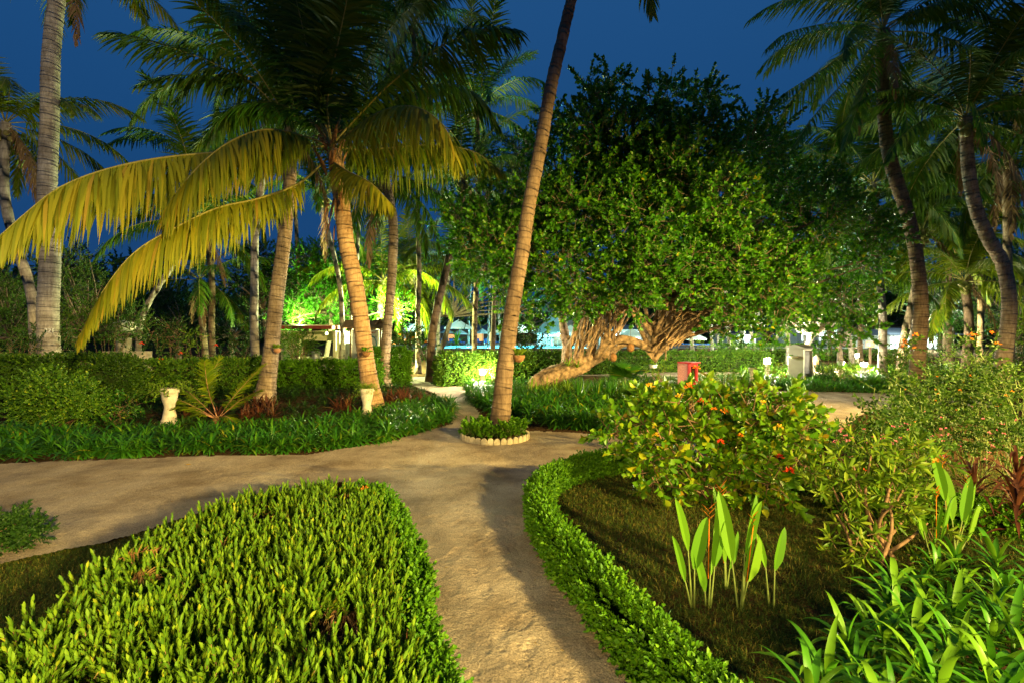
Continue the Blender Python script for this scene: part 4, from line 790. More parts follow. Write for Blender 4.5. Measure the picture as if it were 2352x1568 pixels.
b.build('leafy_stem', [M['spike_leaf'], M['wood_stem']], root, origin=tuple(root.location))['kind'] = 'stuff'
n = 14000; pts = sample_poly(FB, n); zt_ = bed_top(pts[:, 0], pts[:, 1]); b = B()
p = np.column_stack([pts, zt_ * rng.uniform(.3, 1.02, n)]); V, Q = leaves(p, rdir(n, -.2) + [0, 0, .3], .05, .009, None, .1, .4); b.add(V, Q, 0)
for k in range(1100):
    x, y = pts[k]; z = zt_[k]; addtube(b, [[x, y, 0], [x + R(-.04, .04), y + R(-.04, .04), z * .6], [x + R(-.08, .08), y + R(-.08, .08), z * .95]], [.005, .004, .002], 3, 1, False)
b.build('woody_stem', [M['dry_leaf'], M['wood_stem']], root, origin=tuple(root.location))['kind'] = 'stuff'
for (u, v, az, L) in ((265, 1285, .3, .36), (300, 1330, -.4, .22), (500, 1270, 1.3, .14)):
    c = P(u, v, F * 1.46 / (v - HOR)); d = np.array([math.cos(az), math.sin(az) * .5, .1]); b = B(); frond_geo(b, [c, c + d * L * .5 + [0, 0, .03], c + d * L], n=14, Lmax=.08, W=.010, droop=.6, rr=.004, side0=(0, .6, .8)); 
    tag(b.build('dry_frond_tip', [M['yellow'] if False else M['dry_leaf'], M['dry_leaf']], origin=tuple(c)), {265: 'long dry yellow sprig lying on the leafy stem bed', 300: 'short orange dry sprig on the leafy stem bed', 500: 'upright withered sprig in the middle of the leafy stem bed'}[u], 'dry sprig')
b = B(); c = P(837, 1122, 4.65)
def flowerhead(b, c, r, n=14, mi=0, L=None):
    d = rdir(n, -.1); V, Q = leaves(np.asarray(c) + d * r * .4, d + rng.normal(0, .2, (n, 3)), L or r * .9, r * .55, None, .1, .1); b.add(V, Q, mi)
flowerhead(b, c, .035); tag(b.build('flower_head', [M['orange']], origin=tuple(c)), 'single orange flower head at the far corner of the leafy stem bed', 'flower')

# shrubs -----------------------------------------------------------------------
TW['ix'] = [T_twig(10, .22, .098, .06, 1.05) for _ in range(5)]
TW['lan'] = [T_twig(10, .22, .055, .036, 1.1) for _ in range(5)]
TW['tiny'] = [T_twig(12, .12, .034, .018, 1.0, stem=False) for _ in range(4)]
TW['lob'] = [T_twig(14, .16, .12, .028, 1.35) for _ in range(5)]
def shrub(label, name, base, blobs, tw, mats, tpb, size=1., stems=10, sr=.012, flowers=(), fm=None, cat='shrub', parts='leaf_mass', stemmat='wood_stem'):
    base = np.asarray(base, float); root = thing(name, label, cat, tuple(base)); b = B(); blob_crown(b, blobs, tw, tpb, size)
    b.build('foliage', [M[mats], M[stemmat]], root, origin=tuple(base)); b = B()
    for k in range(stems):
        c = blobs[k % len(blobs)][0]; q = base + rng.normal(0, .06, 3) * [1, 1, 0]; mid = (q + c) / 2 + rng.normal(0, .06, 3)
        addtube(b, smooth_path([q, mid, c], 10), np.linspace(sr, sr * .35, 10), 5, cap=False)
    b.build('stem', [M[stemmat]], root, origin=tuple(base))
    for f in flowers:
        b = B(); flowerhead(b, f[0], f[1], f[3] if len(f) > 3 else 16); b.build('flower', [M[f[2]]], root, origin=tuple(base))
    return root
def pb(l, Y, dy=.3): return [(P(u, v, Y + R(-dy, dy)), (r / F * Y, r / F * Y, r / F * Y * .9)) for u, v, r in l]
# ixora by the path
Yi = 5.7; ix = pb([(1440, 985, 45), (1475, 1035, 45), (1500, 950, 50), (1530, 1010, 60), (1510, 1080, 45), (1560, 930, 42), (1580, 960, 60), (1600, 1050, 65), (1570, 1110, 45), (1640, 942, 48), (1660, 980, 65), (1690, 1060, 65), (1720, 930, 45), (1745, 960, 65), (1780, 1040, 60), (1820, 980, 50), (1840, 1050, 45), (1700, 1120, 40), (1640, 1120, 45), (1395, 992, 20), (1420, 975, 20), (1780, 925, 35), (1860, 1010, 30), (1500, 1130, 35), (1760, 1100, 45), (1545, 1150, 30)], Yi, .5)
ixf = [(P(u, v, Yi - .62), r, c) for u, v, r, c in [(1493, 888, .045, 'yellow'), (1583, 890, .05, 'orange'), (1560, 912, .04, 'yellow'), (1610, 922, .035, 'red'), (1663, 945, .04, 'orange'), (1505, 1000, .035, 'yellow'), (1655, 1015, .035, 'red'), (1790, 1050, .04, 'red'), (1812, 1083, .05, 'red'), (1752, 925, .035, 'yellow'), (1700, 1000, .03, 'orange'), (1600, 845, .035, 'orange'), (1790, 980, .035, 'yellow'), (1640, 940, .03, 'orange')]]
shrub('big glossy ixora bush with yellowing leaves, orange and red flower heads, right of the path', 'ixora_bush', GX(1640, 5.7), ix, 'ix', 'ixora_leaf', 430, 1.0, 20, .014, ixf)
# lobed-leaf shrub
Yl = 4.2; lb = pb([(1900, 1090, 35), (1930, 1130, 40), (1960, 1070, 45), (2000, 1040, 35), (2030, 1090, 50), (2060, 1040, 35), (2100, 1070, 40), (1920, 1180, 40), (1980, 1160, 45), (2050, 1160, 50), (2110, 1130, 40), (1925, 1260, 35), (1980, 1290, 40), (2040, 1300, 45), (2090, 1270, 40), (2130, 1200, 35), (1990, 1230, 30), (1870, 1120, 25), (1850, 1080, 25), (2150, 1060, 25)], Yl, .25)
shrub('bright yellow-green shrub with narrow lobed leaves and forked pale stem, right foreground', 'lobed_leaf_shrub', GX(2010, 4.2), lb, 'lob', 'shrub_leaf', 380, .85, 16, .02, [(P(1985, 1080, 3.9), .02, 'red', 5), (P(2150, 1060, 4), .03, 'orange', 6)], stemmat='wood_stem')
# round bush on the left, low dark ones
def dome(u0, u1, v0, v1, n, r): return [(R(u0, u1), R(v0, v1), r * R(.7, 1.2)) for _ in range(n)]
def ell(uc, vc, a, c, n, r):
    t = rng.uniform(0, 6.283, n); q = np.sqrt(rng.random(n)); return [(uc + a * q_ * math.cos(t_), vc + c * q_ * math.sin(t_), r * R(.7, 1.2)) for t_, q_ in zip(t, q)]
shrub('large rounded fine-leaved bush left of the pedestals', 'round_bush', GX(130, 10.4), pb(ell(130, 925, 88, 48, 34, 32), 10.4, .5), 'tiny', 'hedge_leaf', 480, 1.5, 8)
for (u, v, Y, a, c, n, r, tw, mat, sz, tpb, lab, nm, fl) in [
    (275, 950, 10.8, 45, 30, 10, 26, 'mid', 'strap_leaf', .8, 150, 'dark arching bush between the round bush and the left pedestal', 'garden_shrub', ()),
    (400, 775, 17, 60, 25, 14, 22, 'lan', 'dark_leaf', 1.6, 70, 'dark hibiscus bush with red blooms behind the left hedge', 'hibiscus_bush', ((325, 790), (370, 826), (497, 795), (415, 812))),
    (440, 790, 16.6, 35, 30, 12, 14, 'tiny', 'shrub_leaf', 1.6, 130, 'open yellow-green bush behind the left hedge', 'garden_shrub', ()),
    (250, 740, 18, 60, 40, 16, 24, 'fine', 'fine_leaf', 1.0, 80, 'feathery green bush under the tip of the golden frond', 'garden_shrub', ()),
    (110, 790, 15.5, 50, 40, 10, 28, 'fine', 'dark_leaf', 1.2, 70, 'dark bush behind the thick pale trunk', 'garden_shrub', ()),
    (30, 800, 14.5, 70, 28, 10, 26, 'fine', 'dark_leaf', 1.2, 70, 'dark bush above the hedge at the left edge', 'garden_shrub', ()),
    (560, 800, 21, 40, 22, 10, 20, 'mid', 'dark_leaf', 1, 60, 'dark bush left of the grey palm foot', 'garden_shrub', ()),
    (945, 785, 22.5, 42, 28, 16, 18, 'lan', 'dark_leaf', 2, 70, 'dark bush dotted with orange blooms before the parasols', 'hibiscus_bush', ((930, 782), (950, 776), (918, 770), (978, 786), (905, 790))),
    (1215, 785, 23, 36, 25, 14, 18, 'lan', 'dark_leaf', 1.9, 70, 'dark bush right of the leaning palm trunk, in front of the pavilion', 'garden_shrub', ()),
    (1045, 838, 21.4, 40, 10, 6, 14, 'tiny', 'dark_leaf', 2, 60, 'low dark plants inside the hedge opening', 'garden_shrub', ()),
    (1128, 855, 18.0, 10, 16, 8, 8, 'tiny', 'box_leaf', 1.6, 140, 'small variegated bush lit white beside the left path lamp', 'garden_shrub', ()),
    (1515, 845, 17.3, 22, 12, 8, 10, 'tiny', 'fern_leaf', 1.8, 120, 'fern mound above the white bowl planter', 'garden_shrub', ()),
    (1665, 855, 17.5, 45, 20, 12, 14, 'tiny', 'fine_leaf', 1.8, 110, 'loose bush right of the red box', 'garden_shrub', ()),
    (1775, 853, 18.4, 30, 14, 10, 10, 'lan', 'shrub_leaf', 1.0, 150, 'leafy plants under the bright path lamp', 'garden_shrub', ()),
    (1700, 785, 30, 28, 12, 8, 12, 'tiny', 'dark_leaf', 3, 40, 'dark rounded shrub among distant trunks', 'garden_shrub', ()),
    (1930, 850, 19, 50, 14, 14, 12, 'lan', 'shrub_leaf', 1.1, 120, 'bright leafy plants around the twin path lamps', 'garden_shrub', ()),
    (2060, 845, 19, 50, 25, 16, 18, 'lan', 'lantana_leaf', 1.1, 110, 'green mound between the right palm trunks', 'garden_shrub', ()),
    (2150, 800, 26, 60, 18, 14, 15, 'lan', 'lantana_leaf', 1.6, 60, 'green shrubs before the lit white building', 'garden_shrub', ()),
    (2190, 830, 21, 45, 20, 12, 16, 'lan', 'shrub_leaf', 1.3, 80, 'golden green shrub right of the tall curved palm', 'garden_shrub', ()),
    (2350, 850, 17, 45, 45, 16, 22, 'lan', 'lantana_leaf', 1.3, 80, 'leafy bush behind the S-curved palm foot', 'garden_shrub', ()),
    (2340, 760, 22, 40, 30, 12, 22, 'lan', 'shrub_leaf', 1.5, 60, 'yellow-green bush at the right edge above the lantana', 'garden_shrub', ()),
    (30, 1235, 4.6, 45, 25, 14, 30, 'tiny', 'dark_leaf', 1.0, 3600, 'dark low bush at the left edge of the path', 'garden_shrub', ()),
    (1625, 795, 34, 40, 8, 8, 7, 'tiny', 'shrub_leaf', 2.5, 60, 'bright poolside shrubs right of the roots', 'garden_shrub', ()),
    (1480, 798, 36, 30, 8, 6, 7, 'tiny', 'shrub_leaf', 2.5, 60, 'bright poolside shrubs seen under the arched root', 'garden_shrub', ()),
    (2110, 855, 17.8, 50, 20, 12, 16, 'lan', 'lantana_leaf', 1.0, 110, 'green shrubs at the foot of the tall curved palm', 'garden_shrub', ()),
    ]:
    shrub(lab, nm, np.append(GX(u, Y)[:2], ground_z(Y)), pb(ell(u, v, a, c, n, r), Y, .4), tw, mat, tpb, sz, 8, .01, [(P(x, y, Y - .8), .07, 'red' if 'red' in lab else 'orange', 12) for x, y in fl])
shrub('dense leafy bush with bare forked stems left of the cream shelter', 'garden_shrub', GX(678, 20.5), pb(ell(680, 785, 28, 26, 16, 14), 20.5, .3), 'tiny', 'hedge_leaf', 120, 2.0, 12, .02)
# lantana bank on the right: separate bushes
LN = [(2065, 975, 7.2, 45, 18), (2115, 930, 7.6, 50, 40), (2170, 900, 8.2, 60, 50), (2250, 900, 8.0, 70, 60), (2330, 930, 7.2, 60, 70), (2120, 990, 6.6, 70, 40), (2230, 990, 6.4, 80, 50), (2320, 1010, 5.9, 60, 55), (1975, 1000, 6.7, 60, 16)]
nm_ = ['leftmost lantana bush reaching over the right path', 'lantana bush at the foot of the tall curved palm', 'lantana bush between the curved palm and the S-curved palm', 'tall lantana bush under the S-curved palm', 'lantana bush at the right edge above the cordyline', 'pink dotted bush below the curved palm', 'dense low bush in the middle of the right bank', 'low dark green bush at the right edge', 'low pink flowered bush beside the ixora']
for k, (u, v, Y, a, c) in enumerate(LN):
    fl = []
    for q in range(6 if k < 5 else 8):
        x, y = u + R(-a, a), v + R(-c, c) * .9; fl.append((P(x, y, Y - .5), R(.014, .024), 'orange' if (k < 5 and rng.random() < .7) else 'pink', 10))
    shrub(nm_[k], 'lantana_bush' if k < 5 else 'flowering_bush', GX(u, Y), pb(ell(u, v, a, c, 20, 26), Y, .35), 'lan' if k < 5 else 'tiny', 'lantana_leaf', 230, 1.0 if k < 5 else 1.3, 14, .008, fl, stemmat='green_stem')
for (u, v1, Y, lab) in ((2245, 775, 6.6, 'tall lantana shoot with orange flowers before the background palms'), (2080, 790, 7.0, 'tall lantana shoot in front of the curved palm trunk'), (2015, 895, 5.6, 'small leafy sapling over the right path, left one'), (2060, 885, 5.8, 'small leafy sapling over the right path, right one')):
    base = GX(u + 8, Y); top = P(u, v1, Y); n = 9; l = smooth_path([base, (base + top) / 2 + [.05, 0, 0], top], n); bl = [(q, (.10, .10, .10)) for q in l[2:]]
    shrub(lab, 'lantana_shoot', base, bl, 'lan', 'lantana_leaf', 700, .9, 3, .008, [(top + rng.normal(0, .07, 3), .035, 'orange', 12) for _ in range(5)] if u > 2065 else [], stemmat='green_stem')
# periwinkle mass
for k, (u, v) in enumerate(((1925, 1010), (1990, 1035), (2060, 1010), (2130, 1040))):
    fl = [(P(u + R(-40, 40), v + R(-40, 15), 5.5), R(.016, .026), 'pink', 6) for _ in range(15)]
    shrub(['pink periwinkle clump nearest the ixora bush', 'pink periwinkle clump behind the lobed shrub, left', 'pink periwinkle clump behind the lobed shrub, right', 'pink periwinkle clump before the heliconia tips'][k], 'periwinkle_clump', GX(u, 5.8), pb(ell(u, v, 42, 22, 10, 24), 5.8, .3), 'tiny', 'fine_leaf', 330, 1.2, 6, .006, fl, stemmat='green_stem')

# front lilies, one by one -------------------------------------------------------
proto = None
def T_lily():
    n = 15; return T_strap(n, .30, .044, 1.0, 5, 72, .12, 7)
LM = []
for q in range(5):
    b = B(); 
    for (V, Q, _) in T_lily(): b.add(V, Q)
    addtube(b, [[0, 0, -.2], [0, 0, .12]], [.008, .01], 5); LM.append(only_mesh(b.build('lily', M['lily_leaf'])))
k = 0
spots = []
rown = ['frontmost row', 'second row', 'third row', 'fourth row', 'fifth row', 'sixth row', 'back row']; ordn = 'leftmost second third fourth fifth sixth seventh eighth ninth tenth eleventh twelfth'.split()
for row, (y, x0, x1, z, dx) in enumerate([(2.1, 1.3, 2.9, .22, .2), (2.35, 1.5, 3.0, .20, .2), (2.6, 1.75, 3.2, .17, .21), (2.85, 2.05, 3.5, .13, .22), (3.1, 2.45, 3.7, .09, .23), (3.4, 2.7, 4.0, .06, .25), (3.7, 3.2, 4.2, .03, .27)]):
    for q, x in enumerate(np.arange(x0, x1, dx)): spots.append((x + R(-.06, .06), y + R(-.08, .08), z + R(-.03, .05), 'strap-leaved lily, ' + ordn[q] + (' from the left' if q else '') + ' in the ' + rown[row] + ' of the bottom right corner planting'))
for (x, y, z, lb_) in spots:
    o = bpy.data.objects.new('strap_lily', LM[k % 5]); COL.objects.link(o); o.location = (x, y, z); s = R(.75, 1.08); o.scale = (s, s, s); o.rotation_euler = (R(-.2, .2), R(-.25, .1), R(0, 6.28)); k += 1
    tag(o, lb_, 'plant', 'strap-leaved lilies in the bottom right corner')
# heliconias ---------------------------------------------------------------------
def helic(base, hts, lab, flo=(), brown=False):
    root = thing('heliconia', lab, 'plant', tuple(base)); base = np.asarray(base); prof = lambda t: min(1, t * 3.2 + .12) ** .8 * (1 - max(0, t - .45) ** 2 / .3025) ** .6 + .01
    b = B(); c = B(); 
    for (dx, h, L, Wd, az, dr) in hts:
        r0 = base + [dx * .3, R(-.02, .02), 0]; top = base + [dx, R(-.02, .02), h]; addtube(c, smooth_path([r0, (r0 + top) / 2, top], 6), [.009, .008, .007, .006, .005, .004], 6)
        d = np.array([math.cos(az) * .22, math.sin(az) * .12, 1.]); V, Q = straps([top - [0, 0, .01]], [d], L * 1.12, Wd * .78, dr + .35, 12, ref=nrm(np.array([[math.cos(R(-.7, .7)), math.sin(R(-.7, .7)), 0]])), prof=prof, cup=.6, pw=2.6); b.add(V, Q)
    b.build('leaf', [M['helic_leaf']], root, origin=tuple(base), smooth=False); c.build('stalk', [M['green_stem']], root, origin=tuple(base))
    for (dx, h) in flo:
        q = B(); p0 = base + [dx, 0, h]; addtube(q, [base + [dx * .5, 0, .2], p0], [.004, .003], 4, 0)
        for k in range(5):
            s = (-1) ** k; V, Q = straps([p0 + [0, 0, k * .018]], [[s * .8, R(-.3, .3), .7]], R(.05, .09), .013, -.3, 4, cup=.6); q.add(V, Q)
        q.build('flower', [M['orange']], root, origin=tuple(base))
    return root
for k, (u, v, lf, fl) in enumerate([
    (1595, 1395, [(-.05, .42, .33, .075, 2.6, .1), (.0, .28, .34, .115, .2, .05), (-.07, .20, .30, .06, 3, .15)], []),
    (1624, 1392, [(.02, .24, .40, .10, 1.0, .0), (.05, .30, .30, .07, .3, .1), (-.02, .12, .28, .075, 3, .05)], [(.015, .62)]),
    (1668, 1352, [(-.02, .22, .34, .09, 2.0, .05), (.03, .16, .26, .07, .4, .1), (.0, .4, .34, .08, 2.4, .1)], [(-.04, .70)]),
    (1700, 1400, [(-.05, .34, .44, .11, 2.2, .0), (.03, .40, .38, .09, .5, .05), (.02, .27, .40, .085, .3, .0), (.05, .22, .28, .13, .2, .1), (.06, .45, .3, .07, .1, .3)], [(.09, .58)]),
    (1772, 1392, [(-.035, .28, .22, .05, 2.6, .1), (.02, .27, .28, .085, .3, .1)], []),
    (2150, 1290, [(-.09, .20, .30, .08, 2.8, .2), (-.03, .14, .34, .085, .3, .3), (.02, .18, .42, .085, .2, .7), (-.12, .28, .26, .06, 3, .1)], [(.0, .54)]),
    (2190, 1270, [(.0, .3, .40, .11, 1.8, .0), (.06, .3, .36, .10, .4, .1), (-.08, .48, .40, .10, 2.6, .1), (.12, .12, .42, .10, .1, 1.3), (.1, .26, .34, .09, .2, .3)], [(-.1, .78), (.12, .60)])]):
    helic(G(u, v), lf, ['heliconia shoot nearest the path with a tall narrow leaf', 'second heliconia shoot with an orange flower and a scarred leaf', 'short heliconia shoot behind the others', 'tallest five-leaved heliconia clump of the left group', 'lone two-leaved heliconia shoot with a brown curled leaf', 'spreading heliconia right of the lobed shrub, left clump', 'spreading heliconia right of the lobed shrub, large clump'][k], fl)
# grass in the right bed -----------------------------------------------------------
TU = []
for q in range(5):
    n = 9; d = rdir(n, .15) + [0, 0, .4]; V, Q = straps(rng.normal(0, .012, (n, 3)) * [1, 1, 0], d, rng.uniform(.03, .065, n), .0035, .8, 2, cup=0); TU.append([(V, Q, 0)])
GR = gp([(1240, 1130), (1300, 1085), (1480, 1068), (1700, 1070), (2300, 1080), (2500, 1250), (2300, 1500), (1750, 1720), (1560, 1560), (1420, 1430), (1330, 1340), (1255, 1240)])
n = 24000; pts = sample_poly(GR, n); b = B(); scatter(b, TU, np.column_stack([pts, np.zeros(n) + .005]), np.tile([0, 0, 1.], (n, 1)), rng.uniform(.6, 1.5, n))
tag(b.build('lawn_grass', [M['grass']]), 'short sparse green and brown grass inside the right bed', 'grass', kind='stuff')
GL = gp([(-300, 1300), (0, 1265), (250, 1250), (450, 1185), (560, 1150), (400, 1260), (200, 1400), (0, 1568), (-200, 1700)])
n = 7000; pts = sample_poly(GL, n); b = B(); scatter(b, TU, np.column_stack([pts, np.zeros(n) + .005]), np.tile([0, 0, 1.], (n, 1)), rng.uniform(.5, 1.2, n))
tag(b.build('verge_grass', [M['grass']]), 'sparse dark grass on the shaded ground left of the stem bed', 'grass', kind='stuff')
b = B(); n = 420; pts = sample_poly(PATH, n * 3)[:n]; p_ = np.column_stack([pts, np.full(n, .05)]); V, Q = leaves(p_, rdir(n) * [1, 1, .15], rng.uniform(.012, .045, n), rng.uniform(.004, .016, n), np.tile([0, 0, 1.], (n, 1))); b.add(V, Q)
tag(b.build('leaf_litter', [M['dry_leaf']]), 'small dry leaves and twigs strewn over the sand path', 'leaf litter', kind='stuff')
# fallen leaves on the sand
for k, (u, v, mt) in enumerate(((425, 1076, 'yellow'), (1402, 1010, 'yellow'), (1395, 1300, 'dry_leaf'))):
    g = G(u, v) + [0, 0, .06 if v < 1100 else .05]; b = B(); V, Q = leaves([g], [[1, .2, .1]], .09 if v < 1100 else .04, .03, np.array([[0, 0, 1.]])); b.add(V, Q); tag(b.build('fallen_leaf', [M[mt]], origin=tuple(g)), ['yellow fallen leaf on the sand by the left border', 'yellow fallen leaf on the sand beside the edging hedge', 'brown fallen leaf on the sand near the hedge foot'][k], 'leaf')

# cycad ---------------------------------------------------------------------------
g = G(500, 972); Yc = g[1]; root = thing('young_palm', 'young feathery palm with orange leaf stalks beside the left pedestal', 'plant', tuple(g))
for (tip, mid) in (((505, 822), (480, 880)), ((605, 838), (545, 900)), ((598, 895), (550, 920)), ((395, 880), (440, 905)), ((372, 905), (430, 925)), ((415, 975), (455, 950)), ((470, 830), (478, 890)), ((400, 935), (440, 938)), ((545, 975), (520, 955))):
    dy = R(-.5, .3); own = [g + [0, 0, .1], P(mid[0], mid[1], Yc + dy * .5), P(tip[0], tip[1], Yc + dy)]
    b = B(); frond_geo(b, own, n=46, Lmax=.38, W=.034, droop=.5, rr=.012, a0=60, a1=25, t0=.22); b.build('frond', [M['palm_leaf'], M['terracotta']], root, origin=tuple(g))
b = B(); V, Q = sphere(g + [0, 0, .08], .1, 10, 8); b.add(V, Q); b.build('trunk', [M['fibre']], root, origin=tuple(g))
# bottom shoot of the same planting, fan palm, agave-like plants
def fan(label, u, v, Y, r, n=9, mat='strap_leaf'):
    g = GX(u, Y); root = thing('fan_palm', label, 'plant', tuple(g))
    for k in range(n):
        a = R(0, 6.28); hub = P(u, v, Y) + np.array([math.cos(a) * .3 * r, math.sin(a) * .3 * r, R(-.25, .2) * r]); out = nrm(np.array([math.cos(a), math.sin(a), .9]))
        m = 22; th = np.linspace(-1.5, 1.5, m); X_ = nrm(np.cross(out, [0, 0, 1.])); d = out * np.cos(th)[:, None] + X_ * np.sin(th)[:, None]
        b = B(); V, Q = straps(np.repeat(hub[None], m, 0), d, r * rng.uniform(.8, 1, m), r * .10, .35, 4, ref=nrm(np.cross(np.cross(out, X_), d))); b.add(V, Q, 0); addtube(b, [g + [0, 0, .05], hub], [.012, .008], 4, 1, False)
        b.build('fan_leaf', [M[mat], M['green_stem']], root, origin=tuple(g))
fan('fan palm with round pleated leaves under the spreading tree', 1440, 855, 16.2, .62)
fan('small fan palm low beside the ixora bush', 1465, 905, 12.5, .45, 7, 'fine_leaf')
b = B(); g = G(1235, 868 + 40); scatter(b, [T_strap(16, .55, .055, .5, 30, 80, .1) for _ in range(3)], g + rng.normal(0, .4, (9, 3)) * [2.2, .6, 0], np.tile([0, 0, 1.], (9, 1)), 1.0); tag(b.build('fern_clump', [M['fern_leaf']], origin=tuple(g)), 'light green fern clump in front of the lying root', 'plant')
b = B(); g = G(1370, 925); scatter(b, [T_strap(12, .8, .05, .12, 55, 85, .02) for _ in range(3)], g + rng.normal(0, .3, (8, 3)) * [2, .5, 0], np.tile([0, 0, 1.], (8, 1)), 1.0); tag(b.build('sword_leaf_clump', [M['strap_leaf']], origin=tuple(g)), 'clump of tall upright sword leaves below the arched root', 'plant')
b = B(); g = P(1305, 842, 16.4); scatter(b, [T_strap(12, .42, .06, .5, 20, 75, .02)], [g, g + [.3, 0, -.05]], np.array([[0, 0, 1.], [0, 0, 1.]]), 1.0); tag(b.build('birds_nest_fern', [M['fern_leaf']], origin=tuple(g)), 'yellow-green fern perched on the lying root', 'fern')
b = B(); g = P(1395, 828, 16.4); scatter(b, [T_strap(9, .22, .035, 1.2, 10, 70, .02)], [g, g + [.12, 0, .1]], np.array([[0, 0, 1.], [0, 0, 1.]]), 1.0); tag(b.build('perched_orchid', [M['strap_leaf']], origin=tuple(g)), 'small orchid growing where the upright roots leave the lying root', 'orchid')
b = B(); g = G(1895, 885); scatter(b, [T_strap(20, .55, .035, .35, 10, 85, .4) for _ in range(3)], g + rng.normal(0, .2, (5, 3)) * [1, 1, .6], np.tile([0, 0, 1.], (5, 1)), 1.1); tag(b.build('dracaena', [M['dark_leaf']], origin=tuple(g)), 'dark spiky dracaena right of the pale cabinet', 'plant')
b = B(); g = P(1108 - 60, 800, 40); scatter(b, [T_strap(26, 1.5, .14, .9, 10, 85, .3)], [np.array([g[0], 40, 1.2])], np.array([[0, 0, 1.]]), 1.0); tag(b.build('screw_pine', [M['lily_leaf']], origin=(float(g[0]), 40, .9)), 'bright green spiky plant at the pool edge', 'plant')
gpd = P(2168, 740, 30); b = B(); scatter(b, [T_strap(30, 1.1, .07, 1.3, -5, 80, .2)], [gpd, gpd + [-.5, 0, -.4], gpd + [.5, 0, -.3], gpd + [.1, .2, .4]], np.tile([0, 0, 1.], (4, 1)), 1.0); addtube(b, [[gpd[0], 30, ground_z(30)], gpd], [.1, .07], 8, 1); tag(b.build('screw_pine', [M['strap_leaf'], M['tree_bark']], origin=(float(gpd[0]), 30, .1)), 'screw pine with drooping spiky head before the lit building', 'tree')
# ------------------------------------------------------------------ made objects
# path lamps
def path_lamp(lab, g, h=.72, strong=True, sz=1.0):
    g = np.asarray(g, float); root = thing('path_lamp', lab, 'garden lamp', tuple(g), 'lit lamps on short posts along the paths'); w_ = .17 * sz
    b = B(); addbb(b, (0, 0, h * .33), (w_, w_, h * .66), bev=.012); b.build('post', M['stone'], root)
    b = B(); addbb(b, (0, 0, h * .69), (w_ * 1.35, w_ * 1.35, .04), bev=.01)
    for sx_ in (-1, 1):
        for sy_ in (-1, 1): addbb(b, (sx_ * w_ * .58, sy_ * w_ * .58, h * .83), (.014, .014, h * .22), bev=.003)
    b.build('cage', M['grey_dark'], root)
    b = B(); V, Q = lathe([(.02, h * .97), (w_ * 1.0, h * .955), (w_ * 1.05, h * .94), (.02, h * .94)], 20); b.add(V, Q); b.build('lamp_cap', M['grey_dark'], root)
    b = B(); V, Q = lathe([(.005, h * .73), (.065 * sz, h * .74), (.078 * sz, h * .82), (.065 * sz, h * .89), (.005, h * .90)], 16); b.add(V, Q); b.build('lamp_glass', M['bulb'] if strong else M['bulb_small'], root)
path_lamp('lit garden lamp on a pale post left of the leaning palm trunk', G(1108, 893), .78)
path_lamp('bright lit garden lamp left of the pale cabinet', GX(1762, 22.3), 1.02)
path_lamp('lit garden lamp right of the pots, nearer of the right pair', G(1984, 868), .80)
path_lamp('smaller lit garden lamp behind the nearer one of the right pair', GX(1968, 29), 1.05, False, .8)

# pedestals
def pedestal(lab, g, h, plantmat, spill):
    g = np.asarray(g, float); root = thing('planter_pedestal', lab, 'planter', tuple(g)); k = h / .8
    pr = [(.01, 0), (.17, 0), (.18, .03), (.165, .07), (.15, .10), (.155, .13), (.13, .17), (.115, .26), (.095, .38), (.10, .44), (.125, .52), (.145, .62), (.150, .68), (.17, .70), (.175, .73), (.16, .75), (.165, .78), (.15, .785), (.13, .74), (.01, .72)]
    b = B(); V, Q = lathe([(r * k, z * k) for r, z in pr], 28); b.add(V, Q); b.build('column', M['stone'], root)
    b = B(); n = 60; a = rng.uniform(0, 6.28, n); p = np.stack([np.cos(a) * .08, np.sin(a) * .08, np.full(n, h * .95)], -1); d = np.stack([np.cos(a), np.sin(a), rng.uniform(-.1, 1.2, n)], -1)
    if spill == 'vine':
        for q in range(34):
            e = nrm(d[q:q + 1])[0]; L = R(.12, .42); path_ = smooth_path([p[q], p[q] + e * L * .6, p[q] + e * L * .9 + [0, 0, -.2 * L], p[q] + e * L + [0, 0, -.5 * L * R(.2, 1.6)]], 9); addtube(b, path_, .003, 3, 1, False)
            m = 16; pp = path_[rng.integers(2, 9, m)]; V, Q = leaves(pp, rdir(m), .045, .028); b.add(V, Q, 0)
    else:
        for q in range(150):
            a = R(0, 6.28); e = nrm(np.array([math.cos(a), math.sin(a), R(-.2, 1.1)])); L = R(.16, .42); V, Q = straps(np.array([[math.cos(a) * .07, math.sin(a) * .07, h * .95]]), [e], L, .05, 1.4, 5, prof=lambda t: .35 + .2 * math.sin(t * 40)); 
            ax = smooth_path([[0, 0, h * .95], e * L * .5 + [0, 0, h * .95], e * L + [0, 0, h * .95 - L * R(.1, .9)]], 9); m = 12; V, Q = leaves(ax[rng.integers(1, 9, m)], rdir(m), .035, .010); b.add(V, Q, 0)
    b.build('trailing_plant', [M[plantmat], M['green_stem']], root); return root
pedestal('white pedestal planter with a loose trailing vine, beside the young palm', G(390, 978), .84, 'fern_leaf', 'vine')
pedestal('white hourglass pedestal planter overflowing with asparagus fern, before the central palm', G(843, 966), .77, 'fern_leaf', 'fern')
pedestal('dim pedestal planter left of the bright path lamp', G(1728, 885), .75, 'strap_leaf', 'fern')
